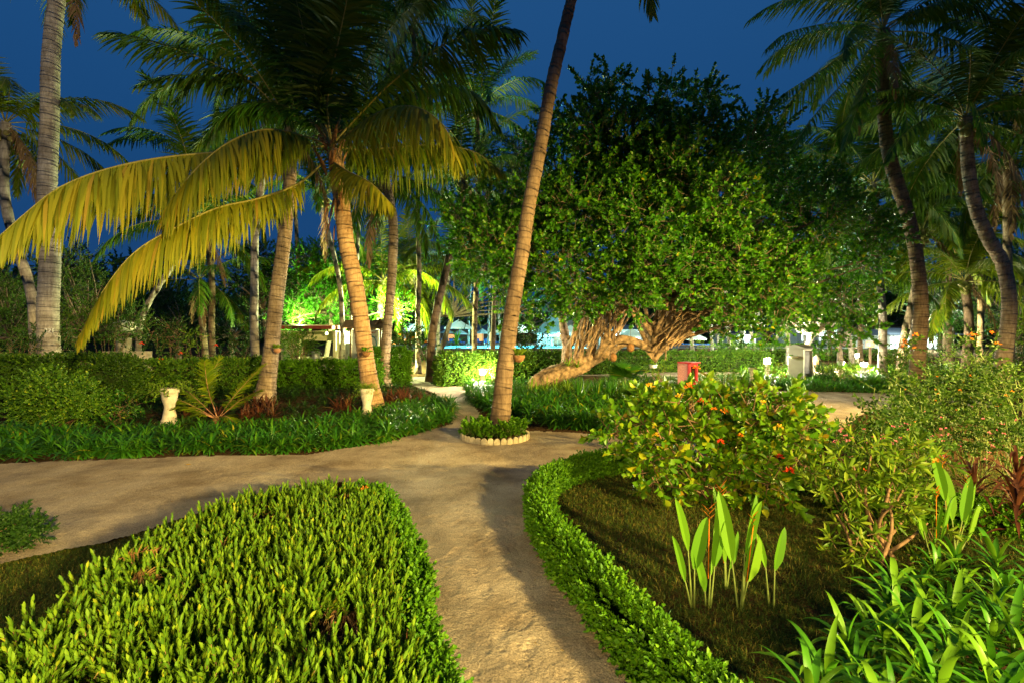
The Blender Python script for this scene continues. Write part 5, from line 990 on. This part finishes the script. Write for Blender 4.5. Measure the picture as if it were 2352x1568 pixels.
# ring planter
g = np.array([GX(1137, 9.1)[0], 9.1, 0]); root = thing('ring_planter', 'round flower ring edged with pale scalloped stones around the tall leaning palm', 'flower ring', tuple(g))
RX, RY = .63, .60; N = 34
for k in range(N):
    a = 2 * math.pi * k / N; c = (RX * math.cos(a), RY * math.sin(a)); wv = .112; h = .13 + R(-.006, .006)
    prof = [(-wv / 2, 0), (wv / 2, 0)] + [(wv / 2 * math.cos(t_), h * .55 + h * .45 * math.sin(t_)) for t_ in np.linspace(0, math.pi, 9)]
    th = .035; n = len(prof); V = [(x, -th / 2, z) for x, z in prof] + [(x, th / 2, z) for x, z in prof]; V = np.array(V); V[:, 0] *= np.where(V[:, 2] > 0, .94, .94)
    ra = a + math.pi / 2 + R(-.04, .04); ca, sa = math.cos(ra), math.sin(ra); V = np.stack([V[:, 0] * ca - V[:, 1] * sa + c[0], V[:, 0] * sa + V[:, 1] * ca + c[1], V[:, 2] + .01], -1)
    b = B(); b.add(V, [[i, (i + 1) % n, (i + 1) % n + n, i + n] for i in range(n)])
    b.F.append(np.array([[n + 0, n + i, n + i + 1] for i in range(1, n - 1)] + [[0, i + 1, i] for i in range(1, n - 1)])); b.M.append(0)
    b.build('edging_stone', M['edging'], root, smooth=False)
b = B(); n = 24; a = np.linspace(0, 2 * math.pi, n, endpoint=False); V = np.vstack([np.stack([RX * .97 * np.cos(a), RY * .97 * np.sin(a), np.full(n, .09)], -1), [[0, 0, .11]]]); b.add(V, [[i, (i + 1) % n, n] for i in range(n)]); b.build('soil', M['soil'], root)
b = B(); n = 420; a = rng.uniform(0, 6.28, n); q = np.sqrt(rng.uniform(.12, .95, n)); p = np.stack([RX * q * np.cos(a), RY * q * np.sin(a), rng.uniform(.10, .30, n)], -1)
scatter(b, [T_twig(10, .10, .055, .045, 1.1) for _ in range(4)], p, rdir(n, .1) + [0, 0, .4], rng.uniform(.7, 1.2, n)); b.build('ring_planting', [M['box_leaf'], M['green_stem']], root)

# map board
Yb = 24.; px = Yb / F; gb = P(846, 812, Yb); gb[2] = 0; root = thing('map_board', 'roofed wooden notice board with a white location map, half hidden by the central palm', 'sign', tuple(gb)); zc = lambda v: H - (v - HOR) * px
b = B(); addbb(b, (0, .03, zc(783)), (.9 * 2 * .5 * 1.9, .05, 1.25), bev=.006); 
b = B(); pw = (1632 - 1210) / 3.92 / 1.7415 * px; pc = P((1100 + 1421 / 3.92) / 1.7415, 776, Yb)[0] - gb[0]; ztop = zc((1200 + 467 / 3.92) / 1.7415)
addbb(b, (pc, 0, ztop - .72), (pw, .04, 1.44), bev=.006); b.build('map_panel', M['panel'], root)
for s in (-1, 1):
    b = B(); addbb(b, (pc + s * (pw / 2 + .07), .03, (ztop + .2) / 2), (.10, .10, ztop + .2), bev=.01); b.build('post', M['brown_wood'], root)
b = B(); addbb(b, (pc, .03, ztop + .1), (pw + .5, .10, .12), bev=.01); b.build('beam', M['brown_wood'], root)
b = B(); zr = zc(735); ze = ztop + .12; rw = pw / 2 + .34
for s in (-1, 1):
    V = np.array([[-rw, 0, zr], [rw, 0, zr], [rw, s * .55, ze], [-rw, s * .55, ze]]) + [pc, 0, 0]; V = np.vstack([V, V - [0, 0, .05]]); b.add(V, [[0, 1, 2, 3], [7, 6, 5, 4], [0, 4, 5, 1], [1, 5, 6, 2], [2, 6, 7, 3], [3, 7, 4, 0]])
b.build('roof', M['brown_wood'], root, smooth=False)
b = B()   # gabled end frame facing the path
ge = pc + rw - .22
for s in (-1, 1):
    p0 = np.array([ge, -.30, zr + .02]); p1 = np.array([ge + s * .38, -.34, ze - .04]); V, Q = tube([p0, p1], [.045, .045], 4); b.add(V, Q)
V, Q = tube([[ge - .26, -.32, ze + .04], [ge + .26, -.32, ze + .04]], [.035, .035], 4); b.add(V, Q); b.build('gable_frame', M['brown_wood'], root, smooth=False)
for s in (-1, 1):
    b = B(); V = np.array([[ge, -.36, zr + .03], [ge + s * .42, -.36, ze - .04], [ge + s * .42, .1, ze - .04], [ge, .1, zr + .03]]); V = np.vstack([V, V + [0, 0, .04]]); b.add(V, [[0, 1, 2, 3], [7, 6, 5, 4], [0, 4, 5, 1], [1, 5, 6, 2], [2, 6, 7, 3], [3, 7, 4, 0]]); b.build('gable_roof', M['brown_wood'], root, smooth=False)
cv = bpy.data.curves.new('t', 'FONT'); cv.body = 'LOCATION MAP'; cv.size = .125; cv.extrude = .002; cv.offset = .002; cv.align_x = 'RIGHT'
text_mesh(cv, 'map_title', M['sign_red'], (pc + pw / 2 - .14, -.024, ztop - .18), (math.radians(90), 0, 0), root)
b = B(); isl = smooth_path([(-.30, 0, -.62), (-.12, 0, -.42), (.12, 0, -.32), (.34, 0, -.38), (.44, 0, -.60), (.42, 0, -.85), (.30, 0, -1.0), (.24, 0, -1.2), (.05, 0, -1.3)], 40) + [pc + .1, -.026, ztop]
rr_ = B(); V, Q = tube(isl, .035, 4); V[:, 1] = np.where(V[:, 1] > -.026, -.0215, -.026); b.add(V, Q); b.build('map_shore', M['sign_blue'], root)
b = B(); V, Q = tube(smooth_path([(.0, 0, -.5), (.12, 0, -.45), (.2, 0, -.55), (.26, 0, -.7), (.3, 0, -.72), (.24, 0, -.85), (.1, 0, -.9), (.16, 0, -1.05), (.02, 0, -1.1)], 40) + [pc + .1, -.024, ztop], .008, 4); V[:, 1] = np.where(V[:, 1] > -.024, -.0215, -.025); b.add(V, Q)
for q in ((.06, .008), (.008, .06)): addbb(b, (pc + pw / 2 - .15, -.023, ztop - .34), (q[0] * 2, .004, q[1] * 2), bev=.001)
b.build('map_lines', M['sign_line'], root)
# cream shelter with serving opening
Ys = 24.5; px = Ys / F; X = lambda u: (u - CX) * px; Z = lambda v: H - (v - HOR) * px
xl, xr, zt_, zb_ = X(700), X(765), Z(760), Z(826); root = thing('cream_shelter', 'small cream walled shelter with red-brown roof edge and an open hatch, lit inside', 'shelter', (xl, Ys, 0))
b = B(); dp = 2.2
def wall(b, x0, x1, y0, y1, z0, z1): V, Q = box(((x0 + x1) / 2, (y0 + y1) / 2, (z0 + z1) / 2), (x1 - x0, y1 - y0, z1 - z0)); b.add(V, Q)
o_ = lambda q: q
wall(b, xl - 1.2, xl - 1.05, Ys, Ys + dp, 0, zt_); wall(b, xr, xr + .15, Ys, Ys + dp, 0, zt_ - .03)                        # sides
wall(b, xl - 1.05, xr, Ys + dp - .15, Ys + dp, 0, Z(822)); wall(b, X(748), xr, Ys + dp - .15, Ys + dp, Z(822), zt_ - .03); wall(b, xl - 1.05, X(748), Ys + dp - .15, Ys + dp, Z(783), zt_ - .03)
wall(b, xl - 1.05, xr, Ys, Ys + .15, 0, Z(824)); b.build('wall', M['cream'], root, loc=(0, 0, 0), origin=(xl, Ys, 0), smooth=False)
b = B(); wall(b, xl - 1.05, xr, Ys + .01, Ys + dp, zt_ - .03, zt_); b.build('ceiling', M['cream'], root, origin=(xl, Ys, 0), smooth=False)
b = B(); V = np.array([[xl - 1.5, Ys - .35, Z(756)], [X(769), Ys - .35, Z(757)], [X(769), Ys + dp + .2, Z(752)], [xl - 1.5, Ys + dp + .2, Z(750)]]); V = np.vstack([V, V + [0, 0, .17]]); b.add(V, [[3, 2, 1, 0], [4, 5, 6, 7], [0, 1, 5, 4], [1, 2, 6, 5], [2, 3, 7, 6], [3, 0, 4, 7]]); b.build('roof', M['red_brown'], root, origin=(xl, Ys, 0), smooth=False)
b = B(); V, Q = sphere((X(735), Ys + .9, zt_ - .12), .07, 10, 8); b.add(V, Q); b.build('ceiling_light', plain('shelter_glow', (1, 1, 1), .5, noise=.01, bump=0, emit=(.90, 1, .28, 24)), root, origin=(xl, Ys, 0))
gd = np.array([X(715), Ys + .6, Z(824)]); b = B(); V, Q = lathe([(.01, 0), (.21, 0), (.21, .02), (.20, .03), (.20, .34), (.215, .35), (.215, .38), (.01, .39)], 22); b.add(V, Q); V, Q = tube([[.2, -.05, .30], [.30, -.08, .31], [.32, -.08, .2]], .015, 6); b.add(V, Q); tag(b.build('metal_drum', M['drum'], loc=tuple(gd)), 'grey metal drum with a tap standing in the shelter hatch', 'drum')
b = B(); 
for u in (700,): wall(b, xl - 1.2, xr + .1, Ys - 1.2, Ys - .2, Z(826) - .3, Z(826)); 
tag(b.build('dark_counter', M['grey_dark'], smooth=False), 'low dark slab in front of the cream shelter', 'counter')
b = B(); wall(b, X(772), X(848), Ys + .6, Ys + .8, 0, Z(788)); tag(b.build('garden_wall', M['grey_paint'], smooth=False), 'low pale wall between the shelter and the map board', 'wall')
b = B(); wall(b, X(862), X(905), Ys + 2.6, Ys + 2.8, 0, Z(800)); tag(b.build('garden_wall', M['white_wall'], smooth=False), 'low pale wall behind the map board', 'wall')
wl = [(240, 22, 345, 806, 826), (230, 20, 310, 750, 768)]
b = B(); x0, x1 = GX(235, 20)[0], GX(340, 20)[0]; wall(b, x0, x1, 20, 20.25, 0, H - (806 - HOR) * 20 / F); tag(b.build('garden_wall', M['stone'], smooth=False), 'low dim wall behind the left hedge', 'wall')
b = B(); V, Q = sphere((GX(285, 23)[0], 23, H - (752 - HOR) * 23 / F), .55, 16, 10, .6); b.add(V, Q); V, Q = tube([[GX(285, 23)[0], 23, 0], [GX(285, 23)[0], 23, 1.9]], .3, 12); b.add(V, Q); tag(b.build('stone_basin', M['stone']), 'pale rounded stone form behind the feathery bush at left', 'stone feature')

# pale cabinet
gc = G(1838, 876); root = thing('utility_cabinet', 'tall pale grey outdoor cabinet with a small gabled top, left door panel and wall pot', 'cabinet', tuple(gc)); root.rotation_euler = (0, 0, math.radians(-58)); hw, hd, hh = .34, .40, 1.46
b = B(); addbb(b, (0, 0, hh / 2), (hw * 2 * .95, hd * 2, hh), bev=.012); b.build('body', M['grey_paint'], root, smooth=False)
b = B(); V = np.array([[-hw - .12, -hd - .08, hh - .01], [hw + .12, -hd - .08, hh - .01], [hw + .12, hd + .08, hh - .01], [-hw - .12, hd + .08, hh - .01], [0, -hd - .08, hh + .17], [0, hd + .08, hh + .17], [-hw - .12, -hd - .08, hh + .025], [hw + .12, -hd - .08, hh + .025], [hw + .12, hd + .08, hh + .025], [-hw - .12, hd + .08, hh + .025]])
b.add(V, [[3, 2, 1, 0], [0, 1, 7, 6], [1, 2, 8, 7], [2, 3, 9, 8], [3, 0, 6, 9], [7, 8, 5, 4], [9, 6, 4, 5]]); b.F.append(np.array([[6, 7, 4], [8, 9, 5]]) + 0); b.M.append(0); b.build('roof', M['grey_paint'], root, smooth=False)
b = B(); addbb(b, (hw * .95 + .012, 0, .86), (.02, hd * 1.5, .95), bev=.006); b.build('door', M['grey_dark'], root, smooth=False)
b = B()
for (yy, zz, sy_, sz_) in ((hd * .85, .72, .07, 1.4), (-hd * .92, .72, .07, 1.4), (0, 1.40, hd * 1.7, .07)): addbb(b, (hw * .95 + .02, yy, zz), (.04, sy_, sz_), bev=.005)
b.build('door_frame', M['white_paint'], root, smooth=False)
b = B(); V, Q = lathe([(.01, -.11), (.09, -.09), (.17, -.03), (.19, 0), (.17, 0), (.01, -.04)], 20, (-.02, -hd - .10, 1.12)); b.add(V, Q); b.build('wall_pot', M['stone'], root)
b = B(); n = 24; a = rng.uniform(0, 6.28, n); V, Q = leaves(np.stack([-.02 + .1 * np.cos(a), -hd - .1 + .08 * np.sin(a), np.full(n, 1.13)], -1), np.stack([np.cos(a), np.sin(a) * .6, rng.uniform(.1, .8, n)], -1), .12, .035); b.add(V, Q); b.build('pot_plant', M['strap_leaf'], root)
# red box
gr = G(1588, 902); root = thing('red_box', 'small red painted box shelter with pink roughcast side and dark glazed door on a post', 'post box', tuple(gr)); root.rotation_euler = (0, 0, math.radians(38)); s = .30; z0, z1 = .30, 1.02
b = B(); addbb(b, (-.008, .2, (z0 + z1) / 2), (s * 1.4, .42, z1 - z0), bev=.01); b.build('side_wall', M['pink_cast'], root, smooth=False)
b = B()
for (xx, zz, sx_, sz_) in ((-.22, .66, .07, .74), (.22, .66, .07, .74), (0, .97, .37, .08), (0, .335, .37, .07)): addbb(b, (xx, -.05, zz), (sx_, .09, sz_), bev=.006)
addbb(b, (0, .1, z1 + .035), (.58, .56, .05), bev=.008); addbb(b, (0, .15, .15), (.35, .3, .3), bev=.01); b.build('frame', M['red_paint'], root, smooth=False)
b = B(); addbb(b, (0, -.025, .65), (.36, .02, .56), bev=.003); b.build('door_pane', plain('dark_glass', (.03, .01, .008), .08, .8, bump=0), root, smooth=False)
b = B(); addbb(b, (.03, -.045, .55), (.11, .015, .16), bev=.003); b.build('notice_card', M['white_paint'], root, smooth=False)
# pots
def pot(lab, g, prof, mat, plant, s=.25, n=30, name='planter_pot'):
    g = np.asarray(g, float); root = thing(name, lab, 'planter', tuple(g)); b = B(); V, Q = lathe(prof, 24); b.add(V, Q); b.build('pot', M[mat], root)
    h = max(z for r, z in prof); b = B(); a = rng.uniform(0, 6.28, n); V, Q = straps(np.stack([.05 * np.cos(a), .05 * np.sin(a), np.full(n, h - .02)], -1), np.stack([np.cos(a), np.sin(a), rng.uniform(.2, 1.8, n)], -1), s * rng.uniform(.6, 1.2, n), s * .12, 1.1, 4); b.add(V, Q); b.build('plant', M[plant], root); return root
bowl = [(.01, 0), (.14, 0), (.2, .06), (.26, .16), (.30, .24), (.31, .27), (.27, .27), (.22, .2), (.01, .18)]
pot('white ribbed bowl planter full of fern, left of the red box', G(1530, 893) + [0, 0, .05], bowl, 'white_paint', 'fern_leaf', .34, 50)
urn = [(.01, 0), (.13, 0), (.14, .03), (.07, .1), (.07, .16), (.16, .26), (.2, .36), (.22, .42), (.18, .42), (.01, .38)]
pot('stone urn with a white pot on top, between cabinet and twin lamps', G(1927, 876) + [0, 0, .15], urn, 'stone', 'strap_leaf', .2, 26, 'garden_urn')
pot('small white pot standing behind the stone urn', G(1931, 868) + [0, 0, .62], [(.01, 0), (.1, 0), (.15, .16), (.16, .18), (.13, .18), (.01, .15)], 'white_paint', 'red_leaf', .15, 20)
pot('flat stone bowl in the planting left of the urn', G(1890, 874) + [0, 0, .25], [(.01, 0), (.12, 0), (.26, .08), (.28, .12), (.24, .12), (.01, .1)], 'stone', 'fern_leaf', .2, 30)
pot('terracotta pot with a white flowering plant right of the bright lamp', G(1800, 878) + [0, 0, .12], [(.01, 0), (.08, 0), (.12, .18), (.13, .2), (.1, .2), (.01, .17)], 'terracotta', 'fern_leaf', .4, 24)
pot('white square planter on the back hedge line above the fern bowl', G(1500, 860) + [0, 0, .35], [(.01, 0), (.18, 0), (.22, .16), (.23, .18), (.2, .18), (.01, .15)], 'white_paint', 'strap_leaf', .3, 30)
# stone lantern
gl = G(1874, 872); root = thing('stone_lantern', 'small tiered garden lantern with a red glow right of the cabinet', 'lantern', tuple(gl))
b = B(); V, Q = lathe([(.01, 0), (.15, 0), (.12, .1), (.10, .6), (.16, .66), (.16, .7), (.01, .7)], 8); b.add(V, Q); b.build('base', M['brown_wood'], root, smooth=False)
b = B(); V, Q = lathe([(.01, .72), (.11, .72), (.11, .9), (.01, .9)], 8); b.add(V, Q); b.build('lantern_body', M['amber_pane'], root, smooth=False)
b = B(); V, Q = lathe([(.01, .91), (.2, .91), (.12, 1.0), (.14, 1.02), (.05, 1.1), (.01, 1.16)], 8); b.add(V, Q); b.build('lantern_roof', M['stone'], root, smooth=False)
# things fixed to trunks
def trunk_pot(lab, c, mat='terracotta', pl='strap_leaf', shell=True):
    c = np.asarray(c, float); root = thing('hanging_pot', lab, 'hanging pot', tuple(c)); b = B(); V, Q = lathe([(.01, -.14), (.07, -.12), (.11, -.05), (.115, 0), (.095, 0), (.01, -.03)], 18); b.add(V, Q); b.build('shell', M[mat], root)
    b = B(); n = 16; a = rng.uniform(0, 6.28, n); V, Q = leaves(np.stack([.04 * np.cos(a), .04 * np.sin(a), 0 * a + .01], -1), np.stack([np.cos(a), np.sin(a), rng.uniform(0, 2.4, n)], -1), .15, .06, droop=.5); b.add(V, Q); b.build('plant', M[pl], root)
trunk_pot('small terracotta pot of orchid on the sturdy leaning palm trunk', P(637, 800, 14.2), 'terracotta', 'fern_leaf')
trunk_pot('coconut shell pot of trailing leaves on the central palm trunk', P(841, 807, 12.6), 'fibre', 'box_leaf')
trunk_pot('coconut shell pot on the right side of the tall leaning palm', P(1192, 815, 9.15), 'fibre', 'fern_leaf')
for (u, v, lab) in ((1408, 820, 'brown hanging coconut pot below the arched root'), (1448, 798, 'round hanging coconut pot under the arch of roots')):
    c = P(u, v, 16.2); root = thing('hanging_pot', lab, 'hanging pot', tuple(c)); b = B(); V, Q = sphere((0, 0, 0), .13, 14, 10, 1.15); b.add(V, Q); b.build('shell', M['fibre'], root); b = B(); V, Q = tube([[0, 0, .1], [0, 0, .75]], .006, 4); b.add(V, Q); b.build('cord', M['wood_stem'], root)

# poolside ------------------------------------------------------------------------
def parasol(lab, u, vtop, wpx_, Y, vis=True, wide=2.8):
    s = wpx_ / F * Y / 2; zt = H - (vtop - HOR) / F * Y; g = (GX(u, Y)[0], Y, DZ); root = thing('parasol', lab, 'parasol', tuple(float(q) for q in g), 'parasols around the pool'); ht = zt - DZ; dr = s * .52
    N = 8; a0 = R(0, .7); b = B(); rings = [(0.01, ht), (.33, ht - dr * .36), (.66, ht - dr * .70), (1., ht - dr)]; V = []
    for r, z in rings:
        for k in range(N * 2):
            a = a0 + math.pi * k / N; rr = r * s * (1 if k % 2 == 0 else .93); V.append((rr * math.cos(a), rr * math.sin(a), z + (0 if k % 2 == 0 else -.02)))
    m = N * 2; Q = [[l * m + k, l * m + (k + 1) % m, (l + 1) * m + (k + 1) % m, (l + 1) * m + k] for l in range(3) for k in range(m)]
    n0 = len(V); V += [(x, y, z - .14) for x, y, z in V[3 * m:4 * m]]; Q += [[3 * m + k, 3 * m + (k + 1) % m, n0 + (k + 1) % m, n0 + k] for k in range(m)]; b.add(V, Q); b.build('canopy', M['canvas'], root, smooth=False)
    b = B(); V, Q = tube([[0, 0, 0], [0, 0, ht + .08]], .035, 8); b.add(V, Q); b.build('pole', M['brown_wood'], root)
    b = B(); 
    for k in range(N):
        a = a0 + 2 * math.pi * k / N; V, Q = tube([[0, 0, ht - dr * .9 - .15], [s * .55 * math.cos(a), s * .55 * math.sin(a), ht - dr * .62]], .014, 4); b.add(V, Q); V, Q = tube([[0, 0, ht - .06], [s * .97 * math.cos(a), s * .97 * math.sin(a), ht - dr - .03]], .012, 4); b.add(V, Q)
    b.build('ribs', M['brown_wood'], root)
    b = B(); V, Q = lathe([(.01, 0), (.3, 0), (.3, .06), (.06, .1), (.01, .1)], 14); b.add(V, Q); b.build('base', M['grey_dark'], root)
for a in [('big pale parasol right of the map board', 967, 735, 87, 44.8), ('pale parasol half hidden behind the big left one', 939, 741, 54, 52), ('big pale parasol in the middle of the pool edge', 1053, 734, 70, 45.5), ('small far parasol between the two big left ones', 1026, 755, 31, 75),
          ('small far parasol behind the pole of the middle parasol', 1057, 757, 35, 72), ('small far parasol right of the middle one', 1108, 755, 36, 72), ('wide pale parasol behind the tall leaning palm', 1180, 736, 96, 44.6), ('small far parasol left of the leaning palm trunk', 1155, 758, 34, 72), ('pale parasol right of the thatched pavilion, behind the upright roots', 1310, 747, 62, 50), ('white parasol seen through the arch of roots', 1450, 754, 66, 48), ('parasol with a pale pole right of the roots', 1590, 760, 66, 45)]:
    parasol(*a)
pl = None
b = B(); root0 = thing('sun_lounger', 'blue', 'sun lounger'); addbb(b, (0, 0, .3), (.68, 1.9, .06), bev=.01); b.build('frame', M['brown_wood'], root0)
for sx_ in (-1, 1):
    for y in (-.8, .8): bb = B(); addbb(bb, (sx_ * .28, y, .15), (.06, .06, .28), bev=.008); bb.build('leg', M['brown_wood'], root0)
b = B(); addbb(b, (0, -.32, .38), (.64, 1.24, .10), bev=.03); b.build('cushion', M['blue_cushion'], root0)
b = B(); V, Q = box((0, .58, .60), (.64, .72, .10), 0, .85); b.add(V, Q); b.build('backrest', M['blue_cushion'], root0)
labs = ['blue sun lounger first from the left beyond the pool', 'blue sun lounger below the small left parasol', 'blue sun lounger left of the middle parasol pole', 'blue sun lounger right of the middle parasol pole', 'blue sun lounger left of the small right parasol', 'blue sun lounger beside the small right parasol pole', 'blue flat sun lounger left of the leaning palm', 'blue sun lounger under the parasol right of the roots', 'second blue sun lounger right of the roots', 'blue sun lounger just right of the arched root']
for k, (u, Y, rz) in enumerate([(1010, 66, .5), (1026, 65, .9), (1041, 65, .5), (1057, 65, .5), (1098, 66, .3), (1116, 65, .1), (1146, 65, 1.4), (1580, 44, 1.2), (1605, 44, 1.2), (1556, 46, 1.5)]):
    o = root0 if k == 0 else copy_tree(root0); o.location = (GX(u, Y)[0], Y, DZ); o.rotation_euler = (0, 0, rz); o['label'] = labs[k]; o['group'] = 'blue sun loungers by the pool'
# pool ladder rails
b = B()
for u in (1112, 1122): 
    x = GX(u, 46)[0]; V, Q = tube(smooth_path([[x, 45.6, DZ], [x, 45.6, DZ + .55], [x, 45.9, DZ + .75], [x + .0, 46.3, DZ + .5], [x, 46.4, DZ - .5]], 20), .03, 6); b.add(V, Q)
tag(b.build('pool_ladder', M['chrome']), 'curved steel pool ladder rails at the near pool edge', 'ladder')
# pavilion
Yp = 61.; cxp = GX(1283, Yp)[0]; root = thing('thatched_pavilion', 'thatched poolside pavilion with white columns, brightly lit inside', 'pavilion', (float(cxp), Yp, DZ)); zt = lambda v: H - (v - HOR) / F * Yp - DZ
Rr = 62 / F * Yp; b = B(); V = []; N = 8
for r, z in ((Rr, zt(764)), (Rr * .55, zt(740)), (.05, zt(702))):
    for k in range(N): a = math.pi / 8 + k * math.pi / 4; V.append((r * math.cos(a), r * math.sin(a), z))
V += [(x * .97, y * .97, z - .18) for x, y, z in V[:N]]
b.add(V, [[l * N + k, l * N + (k + 1) % N, (l + 1) * N + (k + 1) % N, (l + 1) * N + k] for l in range(2) for k in range(N)] + [[k, (k + 1) % N, 3 * N + (k + 1) % N, 3 * N + k] for k in range(N)]); b.build('roof', M['thatch'], root, smooth=False)
for k in range(N):
    a = math.pi / 8 + k * math.pi / 4; b = B(); V, Q = tube([[0, 0, 0], [0, 0, zt(764) + .1]], .17, 12); b.add(V + [Rr * .8 * math.cos(a), Rr * .8 * math.sin(a), 0], Q); b.build('column', M['white_wall'], root)
b = B(); addbb(b, (.2, .9, .55), (2.4, .5, 1.1), bev=.02); b.build('counter', M['brown_wood'], root)
b = B(); V, Q = sphere((0, 0, zt(764) - .1), .14, 12, 8); b.add(V, Q); b.build('ceiling_light', plain('pavilion_glow', (1, 1, 1), .5, noise=.01, bump=0, emit=(.85, 1, .95, 260)), root)
b = B(); wall(b, -Rr * .7, Rr * .7, 1.6, 1.75, 0, zt(764)); b.build('back_wall', M['white_wall'], root, smooth=False)
b = B(); x0 = GX(1265, 47)[0]; 
for k in range(9): V, Q = tube([[x0 + k * .3, 60.5 - 3.4, DZ + .05], [x0 + k * .3 + (.22 if k % 2 else -.22), 60.5 - 3.4, DZ + .95]], .04, 5); b.add(V, Q)
V, Q = tube([[x0 - .2, 57.1, DZ + 1], [x0 + 2.8, 57.1, DZ + 1]], .06, 6); b.add(V, Q); tag(b.build('railing', M['brown_wood']), 'wooden lattice railing before the pavilion', 'railing')
# lit white buildings
def house(lab, u0, u1, Y, vt, vb, panes, roofv=None, wm='white_wall'):
    x0, x1 = GX(u0, Y)[0], GX(u1, Y)[0]; zt_ = H - (vt - HOR) / F * Y; gz_ = float(ground_z(Y)); root = thing('white_building', lab, 'building', (float(x0), Y, gz_)); og = (float(x0), Y, gz_)
    b = B(); wall(b, x0, x1, Y, Y + 6, gz_, zt_); b.build('wall', M[wm], root, origin=og, smooth=False)
    rv = H - ((roofv or vt - 14) - HOR) / F * Y; b = B(); xm = [(x0 - .8, Y - .9, zt_ + .02), (x1 + .8, Y - .9, zt_ + .02), (x1 + .8, Y + 6.8, zt_ + .02), (x0 - .8, Y + 6.8, zt_ + .02), (x0 + 1.5, Y + 3, rv), (x1 - 1.5, Y + 3, rv)]
    b.add(xm, [[0, 1, 5, 4], [2, 3, 4, 5], [3, 2, 1, 0]]); b.F.append(np.array([[1, 2, 5], [3, 0, 4]])); b.M.append(0); b.build('roof', M['slate'], root, origin=og, smooth=False)
    for (a, c, v0, v1, mt) in panes:
        xa, xc = GX(a, Y)[0], GX(c, Y)[0]; za, zc_ = H - (v0 - HOR) / F * Y, H - (v1 - HOR) / F * Y; b = B(); wall(b, xa, xc, Y - .05, Y - .01, zc_, za); b.build('lit_window', M[mt], root, origin=og, smooth=False)
        b = B(); wall(b, xa - .06, xc + .06, Y - .08, Y - .005, za, za + .08); wall(b, xa - .06, xa, Y - .08, Y - .005, zc_, za); wall(b, xc, xc + .06, Y - .08, Y - .005, zc_, za); b.build('window_frame', M['white_paint'], root, origin=og, smooth=False)
house('long low white building glowing blue-white behind the right palms', 2045, 2190, 44, 770, 802, [(2052, 2062, 774, 796, 'lit_pane'), (2072, 2082, 774, 796, 'lit_pane'), (2122, 2140, 774, 798, 'lit_pane'), (2150, 2168, 774, 798, 'lit_pane'), (2176, 2186, 776, 798, 'lit_pane')], 752)
house('distant low white building behind the pool trees', 1830, 1930, 78, 755, 785, [(1840, 1868, 758, 782, 'lit_pane'), (1880, 1925, 757, 782, 'lit_pane')], 742)
house('distant white lit building left of the bright path lamp', 1668, 1755, 88, 766, 790, [(1690, 1735, 769, 788, 'lit_pane')], 760)
house('far restaurant with amber windows behind the small parasols', 1000, 1140, 88, 758, 785, [(1030, 1045, 768, 783, 'amber_pane'), (1095, 1110, 762, 783, 'amber_pane'), (1120, 1130, 764, 783, 'amber_pane')], 745, 'brown_wood')
house('white bright building seen through the roots', 1390, 1480, 62, 757, 795, [(1400, 1425, 760, 792, 'lit_pane'), (1432, 1470, 762, 792, 'lit_pane')], 745)
# small amber lantern far right
c = GX(1998, 27); root = thing('wooden_lantern_post', 'small wooden lantern post glowing amber behind the twin lamps', 'lantern', (float(c[0]), 27., 0.)); b = B(); addbb(b, (0, 0, .7), (.1, .1, 1.4), bev=.01); b.build('post', M['brown_wood'], root); b = B(); addbb(b, (0, 0, 1.55), (.28, .28, .3), bev=.02); b.build('lantern_body', M['amber_pane'], root)

# lights of the place, plus added fills ----------------------------------------------------------
lamp('tree_uplight', 'POINT', tuple(P(905, 735, 27.2)), 13000, (.86, 1, .42), .15)
lamp('tree_fill_light', 'POINT', tuple(P(690, 735, 28.2)), 1300, (.75, 1, .35), .15)  # second light added to brighten the green tree, no fixture of its own
lamp('pool_light', 'POINT', (-5, 52, .3), 8000, (.35, .9, 1), .2); lamp('pool_light', 'POINT', (1, 52, .3), 8000, (.35, .9, 1), .2); lamp('pool_light', 'POINT', (5.5, 52, .3), 8000, (.35, .9, 1), .2)
lamp('pool_mast_light', 'POINT', (-8.5, 41.5, 4.6), 1700, (.62, 1, .85), .25)
lamp('pool_mast_light', 'POINT', (2.5, 43, 5.0), 1700, (.62, 1, .85), .25)
lamp('pool_mast_light', 'POINT', (5, 70, 6), 4000, (.55, 1, .9), .25)
lamp('far_path_light', 'POINT', (9.5, 32, 2.6), 1100, (.95, 1, .62), .2)
lamp('far_path_light', 'POINT', (15.4, 33.5, 2.6), 1300, (.95, 1, .62), .2)
lamp('far_path_light', 'POINT', (24.5, 27, 2.6), 1500, (1, .95, .5), .2)
lamp('path_lamp_light', 'POINT', tuple(G(1108, 893) + [0, -.05, .88]), 230, (1, .9, .62), .08)
lamp('path_lamp_light', 'POINT', tuple(GX(1762, 22.3) + [0, -.05, 1.12]), 2000, (1, .92, .66), .08)
lamp('path_lamp_light', 'POINT', tuple(G(1984, 868) + [0, -.05, .92]), 900, (1, .92, .66), .08)
lamp('crown_fill_light', 'POINT', (8.8, 21.5, 2.2), 1100, (1, .92, .6), .2)  # added fill brightening the spreading tree's lower leaves, no fixture of its own
lamp('path_side_light', 'POINT', (20, 38, 3.6), 6000, (.85, 1, .8), .2)
lamp('building_light', 'POINT', (34.5, 40.5, 2.6), 6000, (.75, 1, .95), .2)
